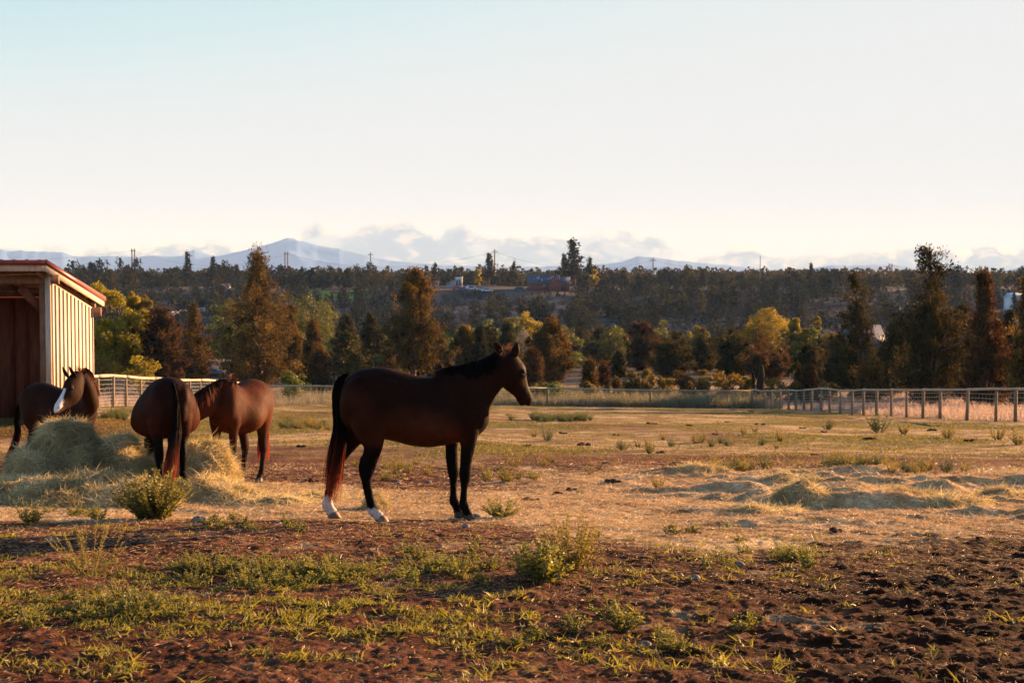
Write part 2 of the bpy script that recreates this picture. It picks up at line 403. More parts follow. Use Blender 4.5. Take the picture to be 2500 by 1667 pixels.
gq = np.stack([ii[:-1, :-1], ii[:-1, 1:], ii[1:, 1:], ii[1:, :-1]], -1).reshape(-1, 4)
m, t, o = mat_new('ground'); gcol = attr(t, 'col', 'Color')
tcn = noise_tex(t, 38, 4, 0.65); tcn2 = noise_tex(t, 9, 5, 0.6)
gcol = MIX(t, 1.0, gcol, ramp(t, tcn, [(0.28, (0.55, 0.5, 0.45)), (0.5, (1, 1, 1)), (0.72, (1.5, 1.45, 1.35))]), 'MULTIPLY')
gcol = MIX(t, 1.0, gcol, ramp(t, tcn2, [(0.3, (0.72, 0.72, 0.72)), (0.7, (1.25, 1.25, 1.25))]), 'MULTIPLY')
b = prin(t, gcol, 0.95, 0.04); bump(t, b, tcn, 0.7, 0.03); t.links.new(b.outputs[0], o.inputs[0])
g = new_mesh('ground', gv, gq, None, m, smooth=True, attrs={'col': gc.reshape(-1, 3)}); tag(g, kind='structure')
del gv, gq, ii, gx, gy, gz, gc

# ------------------------------------------------------------------ mountains
RIDGE = [(-900, 640), (-400, 622), (-120, 612), (0, 607), (11, 608), (22, 613), (54, 612), (90, 614), (119, 615), (155, 616), (181, 625), (202, 627), (253, 625), (296, 626), (340, 627), (376, 624), (416, 627), (448, 625), (463, 615), (473, 610), (488, 614), (517, 623), (535, 625), (564, 618), (614, 608), (643, 600), (669, 593), (694, 583), (714, 580), (726, 582), (752, 592), (777, 600), (831, 607), (836, 610), (872, 618), (908, 627), (945, 635), (1000, 641), (1100, 648), (1250, 652), (1420, 648), (1480, 644), (1515, 640), (1555, 626), (1595, 628), (1650, 636), (1740, 645), (1831, 653), (1900, 660), (1939, 665), (1957, 662), (1993, 652), (2029, 648), (2080, 648), (2138, 646), (2192, 647), (2228, 652), (2337, 668), (2427, 668), (2463, 659), (2500, 648), (2620, 625), (2900, 640), (3400, 650)]
def mountain(name, ridge, D, dip, seed, rough):
    px = np.linspace(ridge[0][0], ridge[-1][0], 900)
    py = np.interp(px, [p[0] for p in ridge], [p[1] for p in ridge])
    X = (px - 1250) / FPX * D; Z = (688 - py) / FPX * D + EYE
    Z = Z + (fbm(px, px * 0, 14, 4, 0.55, off=seed) - 0.5) * rough
    n = 60; s = np.linspace(-1.0, 0.6, n)          # across the range, front foot to back
    t_ = np.abs(s); prof = (1 - np.clip(t_, 0, 1)) ** 0.9
    Yd = D + s * dip
    zb = np.interp(D, _Y, _Z) + EYE - 30
    gx = X[None, :] * (Yd[:, None] / D); gy = np.broadcast_to(Yd[:, None], gx.shape)
    gul = np.abs(fbm(gx, gy, 420, 5, 0.55, off=seed + 1) - 0.5) * 2
    hgt = Z[None, :] - zb
    gz = zb + hgt * prof[:, None] * (1 - 0.25 * gul * np.minimum(t_, 0.5)[:, None] * 2)
    idx = np.arange(gx.size).reshape(gx.shape)
    q = np.stack([idx[:-1, :-1], idx[:-1, 1:], idx[1:, 1:], idx[1:, :-1]], -1).reshape(-1, 4)
    elev = (gz - EYE) / D * FPX                     # how high it stands, snow lies on the top
    snow = sst(elev + (fbm(gx, gy, 300, 5, 0.65, off=seed + 2) - 0.5) * 50, 92, 106) * sst(fbm(gx, gy, 160, 4, 0.6, off=seed + 3), 0.40, 0.52)
    c = lerp(np.broadcast_to(np.array([0.09, 0.215, 0.49]), gx.shape + (3,)), (0.105, 0.235, 0.52), sst(gul, 0.1, 0.5))  # blue haze of distance painted into the rock colour
    c = lerp(c, (0.85, 0.86, 0.9), snow)
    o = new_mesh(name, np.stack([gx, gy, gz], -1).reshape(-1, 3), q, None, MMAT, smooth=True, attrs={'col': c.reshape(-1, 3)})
    tag(o, kind='structure'); return o
MMAT, t, o = mat_new('hazed_mountain'); b = prin(t, attr(t, 'col', 'Color'), 0.95, 0.1); t.links.new(b.outputs[0], o.inputs[0])
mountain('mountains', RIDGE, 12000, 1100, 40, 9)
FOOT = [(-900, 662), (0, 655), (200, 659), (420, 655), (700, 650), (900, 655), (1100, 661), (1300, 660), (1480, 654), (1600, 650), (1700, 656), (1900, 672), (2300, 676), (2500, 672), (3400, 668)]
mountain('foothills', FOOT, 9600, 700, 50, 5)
# the level wooded rise that closes the plain
RISE = [(-900, 686), (400, 683), (1000, 681), (1800, 680), (2200, 681), (2600, 681), (3400, 683)]
px = np.linspace(-900, 3400, 1100); py = np.interp(px, [p[0] for p in RISE], [p[1] for p in RISE])
Dr = 3600.0; X = (px - 1250) / FPX * Dr; Z = (688 - py) / FPX * Dr + EYE + (fbm(px, px * 0, 5, 4, 0.7, off=60) - 0.5) * 5
rows = [(-260, -6.0), (-60, 0.0), (0, 1.0), (300, 1.0), (700, 0.3)]
gx = np.stack([X * (1 + r[0] / Dr) for r in rows]); gy = np.stack([np.full_like(X, Dr + r[0]) for r in rows])
zf = base(0, Dr)
gz = np.stack([np.minimum(zf + 4, Z) - 14 if k == 0 else (zf + (Z - zf) * (0.6 if k == 1 else (1.0 if k < 4 else 0.2))) for k, r in enumerate(rows)])
idx = np.arange(gx.size).reshape(gx.shape); q = np.stack([idx[:-1, :-1], idx[:-1, 1:], idx[1:, 1:], idx[1:, :-1]], -1).reshape(-1, 4)
tag(new_mesh('hills', np.stack([gx, gy, gz], -1).reshape(-1, 3), q, None, plain_mat('far_wood', (0.028, 0.034, 0.022), (0.055, 0.055, 0.035), 0.02), smooth=True), kind='structure')

# ------------------------------------------------------------------ haze
m, t, o = mat_new('haze_air'); v = t.nodes.new('ShaderNodeVolumePrincipled')
v.inputs['Absorption Color'].default_value = (1, 1, 1, 1); v.inputs['Color'].default_value = (0.34, 0.58, 1.0, 1); v.inputs['Density'].default_value = 0.62e-4; v.inputs['Anisotropy'].default_value = 0.0
t.links.new(v.outputs[0], o.inputs['Volume'])
hz = MB(); hz.box(-9500, 9500, -300, 13900, -70, 470); hb = hz.build('haze', m); tag(hb, kind='stuff')

# ------------------------------------------------------------------ wood materials
WOOD_FRESH = plain_mat('fresh_pine', (0.44, 0.345, 0.25), (0.60, 0.49, 0.38), 3.0, 0.65, 0.3, 0.15, (6, 6, 0.6))
WOOD_RED = plain_mat('red_stained_boards', (0.10, 0.026, 0.014), (0.17, 0.048, 0.022), 3.0, 0.7, 0.25, 0.15, (6, 6, 0.6))
WOOD_BROWN = plain_mat('brown_beams', (0.15, 0.075, 0.042), (0.23, 0.12, 0.065), 3.0, 0.7, 0.25, 0.15, (4, 4, 1.0))
WOOD_POST = plain_mat('weathered_posts', (0.16, 0.115, 0.07), (0.27, 0.20, 0.125), 6.0, 0.8, 0.2, 0.3, (4, 4, 0.8))
WOOD_RAIL = plain_mat('peeled_rails', (0.33, 0.27, 0.19), (0.45, 0.37, 0.27), 5.0, 0.7, 0.25, 0.3)
METAL_RED = plain_mat('red_sheet_metal', (0.15, 0.016, 0.012), (0.19, 0.024, 0.016), 2.0, 0.4, 0.5)
WIRE = plain_mat('galvanised_wire', (0.45, 0.44, 0.42), None, rough=0.45, spec=0.6, metallic=0.6)

# ------------------------------------------------------------------ shed
def build_shed():
    root = empty('horse_shed', (0, 0, 0))
    tag(root, 'open fronted wooden shed with red metal roof and pale board side wall beside the hay', 'shed')
    XW = at(125, 700, 34).x                          # outer face of the side wall
    YF, YB = 34.0, 37.3
    XL = XW - 9.0
    gf = h1(XW, YF) - 0.15; gb = h1(XW, YB) - 0.15
    zpf = at(125, 697, YF).z; zpb = at(222, 760, YB).z   # top of the wall boards
    def slopez(y): return zpf + (zpb - zpf) * (y - YF) / (YB - YF)
    # side wall: boards and battens
    n = 11; w = (YB - YF) / n
    s = MB(); s.hexa([(x, y, z) for (zz) in (0, 1) for y in (YF + 0.02, YB) for x in (XW - 0.03, XW) for z in [(min(gf, gb), slopez(y) + 0.10)[zz]]])
    s.build('side_wall', WOOD_FRESH, root)
    for k in range(n + 1):
        y0 = YF + k * w - 0.035 + 0.0; y0 = max(y0, YF + 0.003); y1 = min(y0 + 0.085, YB)
        s2 = MB(); s2.hexa([(x, y, z) for zz in (0, 1) for y in (y0, y1) for x in (XW + 0.001, XW + 0.032) for z in [(min(gf, gb) - 0.01, slopez(y) + 0.06)[zz]]])
        s2.build('batten', WOOD_FRESH, root)
    # back wall seen from inside
    zb0 = h1(XW - 3, YB) - 0.1
    k = 0; x = XW - 0.06
    bw = MB()
    while x > XL:
        dz = 0.0; off = 0.0 if k % 2 == 0 else 0.028
        bw.box(x - 0.40, x - 0.004, YB - 0.03 - off, YB - off - 0.001, zb0 + 0.06, zpb + 0.34); x -= 0.395; k += 1
    bw.build('back_wall', WOOD_RED, root)
    s = MB(); s.box(XL, XW - 0.05, YB - 0.15, YB - 0.065, zb0 - 0.1, zb0 + 0.12); s.build('sill_board', WOOD_BROWN, root)
    # left end wall
    s = MB(); s.box(XL, XL + 0.04, YF, YB - 0.16, gb - 0.1, zpb); s.build('end_wall', WOOD_RED, root)
    # posts
    for xx in (XW - 0.16, (XL + XW) / 2, XL + 0.2):
        s = MB(); s.box(xx - 0.075, xx + 0.075, YF - 0.16, YF + 0.0, gf - 0.2, zpf + 0.03); p = s.build('post', WOOD_BROWN, root)
    s = MB(); s.box(XW - 0.085, XW + 0.045, YF - 0.20, YF - 0.165, gf - 0.1, zpf + 0.26); s.build('corner_board', WOOD_FRESH, root)
    s = MB(); s.box(XW - 0.20, XW - 0.05, YB - 0.35, YB - 0.16, gb - 0.2, zpb); s.build('post', WOOD_BROWN, root)
    # head beam, rafters, roof
    s = MB(); s.box(XL - 0.2, XW + 0.22, YF - 0.16, YF - 0.06, zpf + 0.035, zpf + 0.26); s.build('beam', WOOD_BROWN, root)
    s = MB(); s.box(XL - 0.2, XW + 0.22, YB - 0.02, YB + 0.08, zpb - 0.13, zpb + 0.10); s.build('beam', WOOD_BROWN, root)
    A = at(123, 662, YF - 0.75); Bp = at(246, 748, YB + 0.65)      # underside of the side fascia, front and back
    xr = A.x + 0.02
    YA, YZ = YF - 0.75, YB + 0.65
    def rz(y): return A.z + (Bp.z - A.z) * (y - YA) / (YZ - YA)
    xr = (A.x + Bp.x) / 2 + 0.0
    fh = at(123, 640, YA).z - A.z
    for yy in np.linspace(YA + 0.5, YZ - 0.3, 6):
        s = MB(); s.box(XL - 0.3, xr - 0.06, yy - 0.02, yy + 0.02, rz(yy) + 0.06, rz(yy) + 0.19); s.build('purlin', WOOD_BROWN, root)
    for xx in np.linspace(XL, XW - 0.1, 8):
        s = MB(); s.hexa([(x, y, z) for zz in (0, 1) for y in (YA + 0.06, YZ - 0.05) for x in (xx - 0.02, xx + 0.02) for z in [rz(y) - (0.08, -0.055)[zz]]]); s.build('rafter', WOOD_BROWN, root)
    s = MB(); s.hexa([(x, y, z) for zz in (0, 1) for y in (YA, YZ) for x in (xr - 0.04, xr) for z in [rz(y) + (0, fh)[zz]]]); s.build('fascia_board', WOOD_FRESH, root)
    s = MB(); s.box(XL - 0.3, xr - 0.042, YA, YA + 0.04, A.z - 0.0, A.z + fh); s.build('fascia_board', WOOD_FRESH, root)
    s = MB(); xs = np.arange(XL - 0.35, xr + 0.03, 0.075)
    for i in range(len(xs) - 1):
        za = 0.018 if i % 4 == 0 else 0.0
        s.hexa([(x, y, z) for zz in (0, 1) for y in (YA - 0.05, YZ + 0.05) for x in (xs[i], xs[i + 1]) for z in [rz(y) + fh + (0.01, 0.035 + za)[zz]]])
    s.build('roof', METAL_RED, root)
    s = MB(); s.hexa([(x, y, z) for zz in (0, 1) for y in (YA - 0.06, YZ + 0.06) for x in (xr + 0.002, xr + 0.035) for z in [rz(y) + fh + (-0.07, 0.05)[zz]]]); s.build('roof_edge_trim', METAL_RED, root)
    s = MB(); s.box(XL - 0.35, xr, YA - 0.085, YA - 0.055, A.z + fh - 0.07, A.z + fh + 0.05); s.build('roof_edge_trim', METAL_RED, root)
    # knee brace
    p0 = at(50, 700, YF - 0.02); p1 = at(103, 752, YF - 0.02)
    d = (p1 - p0).normalized(); nrm = Vector((-d.z, 0, d.x))
    s = MB(); s.hexa([tuple(p + nrm * h_ + Vector((0, yy, 0))) for h_ in (-0.13, 0.06) for yy in (0.0, 0.05) for p in (p0 - d * 0.0, p1 + d * 0.05)]); s.build('brace', WOOD_RED, root)
build_shed()

# ------------------------------------------------------------------ fences
def fence(name, pts, label, post_h=1.22, step=2.4, r=0.055, rail_r=0.05, seed=0):
    g_ = np.random.default_rng(seed)
    root = empty(name, (pts[0][0], pts[0][1], h1(*pts[0]))); tag(root, label, 'fence')
    bx, by, bz = root.location
    P = []
    for a, b_ in zip(pts[:-1], pts[1:]):
        a = np.array(a); b_ = np.array(b_); L = np.linalg.norm(b_ - a); n = max(1, round(L / step))
        for k in range(n): P.append(a + (b_ - a) * k / n)
    P.append(np.array(pts[-1]))
    tops = []
    for p in P:
        z0 = h1(*p); hh = post_h + g_.normal() * 0.03
        x, y = p + g_.normal(size=2) * 0.02; ln = g_.normal(size=2) * 0.012
        s = MB(); rr = r * (1 + g_.normal() * 0.1)
        s.tube([(x - bx, y - by, z0 - 0.3 - bz), (x - bx + ln[0] * .5, y - by + ln[1] * .5, z0 + hh * .5 - bz), (x - bx + ln[0], y - by + ln[1], z0 + hh - bz)], [rr * 1.05, rr, rr * 0.97], 9)
        s.build('post', WOOD_POST, root, smooth=False)
        tops.append(np.array([x + ln[0] - bx, y + ln[1] - by, z0 + hh - bz]))
    tops = np.array(tops); tops[1:-1, 2] = tops[1:-1, 2] * .5 + (tops[:-2, 2] + tops[2:, 2]) * .25
    s_all = []
    i = 0
    while i < len(tops) - 1:                          # a peeled pole spans two bays
        j = min(i + 2, len(tops) - 1)
        seg = tops[i:j + 1] + np.array([0, 0, rail_r * 0.9]) 
        Q = np.array([seg[0] + (seg[-1] - seg[0]) * f for f in np.linspace(0, 1, 7)]); 
        Q[:, 2] = np.interp(np.linspace(0, 1, 7), np.linspace(0, 1, len(seg)), seg[:, 2]) + np.sin(np.linspace(0, np.pi, 7)) * g_.normal() * 0.02
        s = MB(); s.tube(Q, np.linspace(rail_r * 1.12, rail_r * 0.86, 7) * (1 + g_.normal(size=7) * 0.03), 10); s.build('rail', WOOD_RAIL, root, smooth=True); i = j
    s = MB()                                          # field fence: level wires and stays
    for fz in (0.06, 0.16, 0.27, 0.38, 0.50, 0.63, 0.77, 0.92):
        for a, b_ in zip(tops[:-1], tops[1:]):
            s.tube([a + (0, 0, -(post_h - post_h * fz)), b_ + (0, 0, -(post_h - post_h * fz))], 0.0065, 3, False)
    for a, b_ in zip(tops[:-1], tops[1:]):
        for f in np.arange(0.03, 1, 0.125):
            c = a + (b_ - a) * f; s.tube([c + (0, 0, -post_h * 0.94), c + (0, 0, -post_h * 0.08)], 0.003, 3, False)
    s.build('wire_mesh', WIRE, root)
    return root
def gp(px, d): return ((px - 1250) / FPX * d, d)
fence('fence', [(-16.2, 47.5), (-16.3, 60), (-16.0, 75), gp(653, 92.0)], 'pole topped wire fence running back from the shed, its top rail brightly sunlit', seed=1, step=2.05, r=0.075, rail_r=0.065)
fence('fence', [gp(655.5, 92.3), gp(1000, 95), gp(1338, 98), gp(1836, 100)], 'plain wire fence with widely spaced posts along the far end of the paddock', step=9.3, seed=2, rail_r=0.05, r=0.07)
fence('fence', [gp(1840, 99.5), gp(1868, 97.5), gp(1927, 90), gp(2053, 76), gp(2179, 67), gp(2297, 61), gp(2433, 55.5), gp(2484, 54.6), (20.3, 51.8), (20.9, 49.4)], 'close posted wire fence with round top rail along the pinkish dry grass', seed=3, r=0.07, rail_r=0.055)

# ------------------------------------------------------------------ stones and dung
STONE = plain_mat('grey_stone', (0.13, 0.11, 0.10), (0.25, 0.21, 0.20), 14, 0.85, 0.25, 0.5)
DUNG = plain_mat('dark_dung', (0.04, 0.022, 0.012), (0.09, 0.05, 0.028), 30, 0.95, 0.1, 0.8)
def ico(sub=2):
    import bmesh
    bm = bmesh.new(); bmesh.ops.create_icosphere(bm, subdivisions=sub, radius=1.0)
    V = np.array([v.co[:] for v in bm.verts]); F = np.array([[v.index for v in f.verts] for f in bm.faces]); bm.free(); return V, F
ICO2 = ico(2); ICO3 = ico(3)
def lump(V, seed, amp=0.25, s=0.9):
    k = 1 + (fbm(V[:, 0] * 1.0 + 3 + V[:, 2] * .7, V[:, 1] - V[:, 2] * .6 + 5, s, 4, 0.55, off=seed) - 0.5) * amp * 2
    return V * k[:, None]
for i, (px, py, w, lab) in enumerate([(484, 1273, 34, 'grey stone at the foot of the big leafy weed'), (672, 1280, 20, 'small stone on the dark soil behind the bay horse'), (1136, 1298, 20, 'flat stone just below the front hooves of the bay horse'),
        (1162, 1262, 22, 'stone tucked behind the front hooves beside a low weed'), (970, 1176, 17, 'dark stone under the belly of the bay horse'), (1045, 1174, 14, 'low stone under the girth of the bay horse'),
        (1811, 1391, 22, 'pale stone on the churned soil right of the weed pair'), (1578, 1566, 28, 'rounded dark stone beside grass in the near soil'), (498, 1450, 30, 'low stone among the near green weeds'),
        (122, 1331, 30, 'stone left of the feathery weed'), (1700, 1421, 26, 'dark clod like stone on the bare soil')]):
    x, y = ground(px, py); s = w / FPX * y * 0.6
    V, F = ICO2; V = lump(V, 80 + i, 0.35) * np.array([s, s * 0.8, s * 0.55])
    o_ = new_mesh('stone', V, None, F, STONE, smooth=False); o_.location = (x, y, h1(x, y) + s * 0.15); o_.rotation_euler = (0, 0, i * 1.3); tag(o_, lab, 'stone')
dr = np.random.default_rng(5); k = 0
DV = [lump(ICO2[0], 120 + q, 0.5, 0.5) for q in range(4)]
DM = None
for (px, py) in [(1595, 1018), (1690, 1019), (1780, 1006), (1240, 998), (1506, 1045), (702, 1029), (1610, 1105), (1290, 1085), (1430, 1075), (1380, 1040), (1850, 1012), (1960, 1020), (2010, 1034), (2375, 1058), (2130, 1057), (1360, 1200), (1395, 1190), (1500, 1178), (2060, 1302), (1650, 1140), (1480, 1137), (2210, 1040), (2280, 1022), (1750, 1048), (900, 1040), (760, 1176), (735, 1095), (1985, 1115), (2060, 1400), (2310, 1435), (1850, 1500), (2150, 1540), (1300, 1215), (2400, 1330)]:
    x, y = ground(px + dr.normal() * 2, py)
    s = dr.uniform(0.035, 0.075) * (1.0 if y < 30 else 1.3) * (0.6 if y < 14 else 1)
    V, F = DV[k % 4], ICO2[1]; mb = MB()
    for q in range(5):
        mb.add(V * np.array([s, s, s * 0.6]) * dr.uniform(0.5, 0.9) + np.array([dr.normal() * s * .9, dr.normal() * s * 0.9, s * 0.12 * q * 0.5]), F3=F)
    o_ = mb.build('dung_pile', DUNG); o_.location = (x, y, h1(x, y) + s * 0.1); tag(o_, 'small dark dung pile on the trampled paddock', 'dung', 'dung piles across the paddock'); k += 1

# ------------------------------------------------------------------ horses
def coat_mat(name, sheen=0.03):
    m, t, o = mat_new(name); c = attr(t, 'col', 'Color')
    n = noise_tex(t, 55, 4, 0.7, stretch=(1, 1, 0.45)); n2 = noise_tex(t, 5, 3, 0.5)
    c = MIX(t, 1.0, c, ramp(t, n2, [(0.3, (0.75, 0.75, 0.75)), (0.7, (1.25, 1.25, 1.25))]), 'MULTIPLY')
    c = MIX(t, 1.0, c, ramp(t, n, [(0.3, (0.85, 0.85, 0.85)), (0.7, (1.15, 1.15, 1.15))]), 'MULTIPLY')
    b = prin(t, c, 0.6, 0.03);  b.inputs['Sheen Roughness'].default_value = 0.4; b.inputs['Sheen Tint'].default_value = (1.0, 0.5, 0.3, 1)
    bp_ = bump(t, b, n, 0.3, 0.006); b2_ = t.nodes.new('ShaderNodeBump'); b2_.inputs['Strength'].default_value = 0.18; b2_.inputs['Distance'].default_value = 0.05; t.links.new(noise_tex(t, 7, 3, 0.5, stretch=(1, 1, .6)), b2_.inputs['Height']); t.links.new(b2_.outputs[0], bp_.inputs['Normal']); t.links.new(b.outputs[0], o.inputs[0]); return m
COAT = coat_mat('horse_coat')
def hair_mat(name):
    m, t, o = mat_new(name); c = attr(t, 'col', 'Color')
    b = prin(t, c, 0.65, 0.12); tr = t.nodes.new('ShaderNodeBsdfTranslucent'); t.links.new(MIX(t, 1.0, c, (1.6, 1.2, 1.0), 'MULTIPLY'), tr.inputs[0])
    mx = t.nodes.new('ShaderNodeMixShader'); mx.inputs[0].default_value = 0.35
    t.links.new(b.outputs[0], mx.inputs[1]); t.links.new(tr.outputs[0], mx.inputs[2]); t.links.new(mx.outputs[0], o.inputs[0]); return m
HAIR = hair_mat('horse_hair')
EYE_M = plain_mat('horse_eye', (0.012, 0.006, 0.004), None, rough=0.08, spec=0.8)
HOOF_D = plain_mat('dark_hoof', (0.035, 0.025, 0.02), (0.06, 0.045, 0.035), 20, 0.6, 0.3)
HOOF_L = plain_mat('striped_hoof', (0.16, 0.10, 0.07), (0.28, 0.19, 0.13), 20, 0.6, 0.3)

def catmull(P, n):
    """resample rows of P (any columns) smoothly to n rows"""
    P = np.asarray(P, float); k = len(P); u = np.linspace(0, k - 1, n)
    i = np.clip(np.floor(u).astype(int), 0, k - 2); f = (u - i)[:, None]
    p0 = P[np.maximum(i - 1, 0)]; p1 = P[i]; p2 = P[i + 1]; p3 = P[np.minimum(i + 2, k - 1)]
    return 0.5 * ((2 * p1) + (-p0 + p2) * f + (2 * p0 - 5 * p1 + 4 * p2 - p3) * f ** 2 + (-p0 + 3 * p1 - 3 * p2 + p3) * f ** 3)
def loft(mb, C, A, B, ra, rb, n=24, pw=2.0, egg=None):
    """closed skin through ellipse sections: centre C, axis A radius ra, axis B radius rb; egg<0 narrows the +A side"""
    C = np.asarray(C, float); k = len(C); th = np.linspace(0, 2 * np.pi, n, endpoint=False)
    ca = np.sign(np.cos(th)) * np.abs(np.cos(th)) ** (2 / pw); sb = np.sign(np.sin(th)) * np.abs(np.sin(th)) ** (2 / pw)
    w = 1.0 if egg is None else 1 + np.asarray(egg)[:, None] * np.cos(th)[None, :]
    V = C[:, None] + (ra[:, None] * ca[None, :])[..., None] * A[:, None] + (rb[:, None] * sb[None, :] * w)[..., None] * B[:, None]
    V = V.reshape(-1, 3); idx = np.arange(k * n).reshape(k, n)
    q = np.stack([idx[:-1], np.roll(idx[:-1], -1, 1), np.roll(idx[1:], -1, 1), idx[1:]], -1).reshape(-1, 4)
    c0 = k * n; F3 = []
    V = np.concatenate([V, C[:1], C[-1:]])
    for i in range(n): F3 += [(c0, (i + 1) % n, i), (c0 + 1, idx[-1, i], idx[-1, (i + 1) % n])]
    mb.add(V, q, F3)
def ell(mb, c, r, rot=None):
    V = ICO3[0] * np.asarray(r)
    if rot is not None: V = V @ np.asarray(rot).T
    mb.add(V + np.asarray(c), F3=ICO3[1])
TRUNK = [(-.725, 1.24, 1.12, .05), (-.69, 1.37, 1.02, .15), (-.62, 1.465, .93, .225), (-.52, 1.52, .87, .265), (-.42, 1.540, .83, .285), (-.30, 1.545, .82, .288), (-.20, 1.53, .80, .278), (-.10, 1.50, .775, .285), (0, 1.472, .75, .305), (.10, 1.450, .737, .315), (.20, 1.443, .735, .310), (.28, 1.465, .745, .29), (.36, 1.51, .755, .262), (.44, 1.545, .77, .24), (.52, 1.54, .79, .228), (.60, 1.49, .81, .22), (.68, 1.39, .85, .205), (.745, 1.27, .91, .17), (.785, 1.17, .98, .11)]
# legs: x, y, z, fore-aft radius, side radius
HIND = [(-.40, .15, 1.24, .20, .10), (-.40, .165, 1.08, .215, .125), (-.405, .17, .94, .185, .115), (-.385, .165, .823, .128, .095), (-.38, .16, .757, .098, .078), (-.402, .155, .665, .083, .062), (-.437, .15, .57, .078, .052), (-.448, .15, .494, .062, .046), (-.448, .15, .42, .042, .036), (-.428, .15, .296, .037, .031), (-.400, .15, .178, .038, .033), (-.382, .15, .118, .048, .040), (-.348, .15, .078, .041, .036), (-.312, .15, .045, .046, .044)]
HIND2 = [(-.42, .15, 1.24, .20, .10), (-.46, .165, 1.08, .21, .125), (-.53, .17, .94, .17, .11), (-.61, .165, .82, .12, .09), (-.66, .16, .74, .095, .075), (-.715, .155, .66, .080, .060), (-.775, .15, .585, .076, .052), (-.80, .15, .51, .058, .046), (-.815, .15, .43, .041, .036), (-.835, .15, .30, .036, .031), (-.853, .15, .20, .036, .033), (-.862, .15, .135, .048, .040), (-.835, .15, .085, .041, .037), (-.812, .15, .045, .048, .045)]
FORE = [(.52, .15, 1.20, .15, .07), (.56, .155, 1.02, .13, .085), (.575, .145, .89, .102, .08), (.572, .135, .823, .09, .07), (.570, .13, .757, .078, .062), (.553, .125, .626, .058, .050), (.546, .12, .547, .050, .045), (.541, .12, .478, .050, .045), (.539, .12, .42, .044, .041), (.534, .12, .362, .031, .029), (.525, .12, .23, .030, .028), (.528, .12, .165, .042, .036), (.552, .12, .105, .035, .034), (.570, .12, .055, .043, .042)]
FORE2 = [(.50, .14, 1.12, .14, .07), (.45, .145, .97, .12, .08), (.415, .14, .85, .088, .07), (.410, .13, .757, .068, .06), (.409, .125, .626, .060, .050), (.415, .12, .547, .052, .045), (.425, .12, .478, .049, .045), (.428, .12, .42, .043, .041), (.427, .12, .362, .031, .029), (.426, .12, .23, .030, .028), (.433, .12, .165, .042, .036), (.460, .12, .105, .035, .034), (.478, .12, .055, .043, .042)]
def hair(name, parent, strands, col0, col1, wd, seed=0, cut=0.5):
    """strands: list of (k,3) polylines"""
    g_ = np.random.default_rng(seed); V = []; F = []; C = []; n = 0
    for s in strands:
        s = np.asarray(s); k = len(s); T = np.gradient(s, axis=0); side = unit(np.cross(T, g_.normal(size=3)))
        w = wd * g_.uniform(0.6, 1.3) * np.linspace(1, 0.25, k)[:, None]
        V.append(np.stack([s - side * w / 2, s + side * w / 2], 1).reshape(-1, 3))
        i = np.arange(k - 1) * 2 + n; F.append(np.stack([i, i + 1, i + 3, i + 2], -1)); n += 2 * k
        f = sst(np.linspace(0, 1, k), cut, min(1.0, cut + 0.45)) * g_.uniform(0.3, 1.0)
        c = np.asarray(col0)[None] * (1 - f[:, None]) + np.asarray(col1)[None] * f[:, None]
        C.append(np.repeat(c, 2, 0))
    return new_mesh(name, np.concatenate(V), np.concatenate(F), None, HAIR, parent, smooth=True, attrs={'col': np.concatenate(C)})

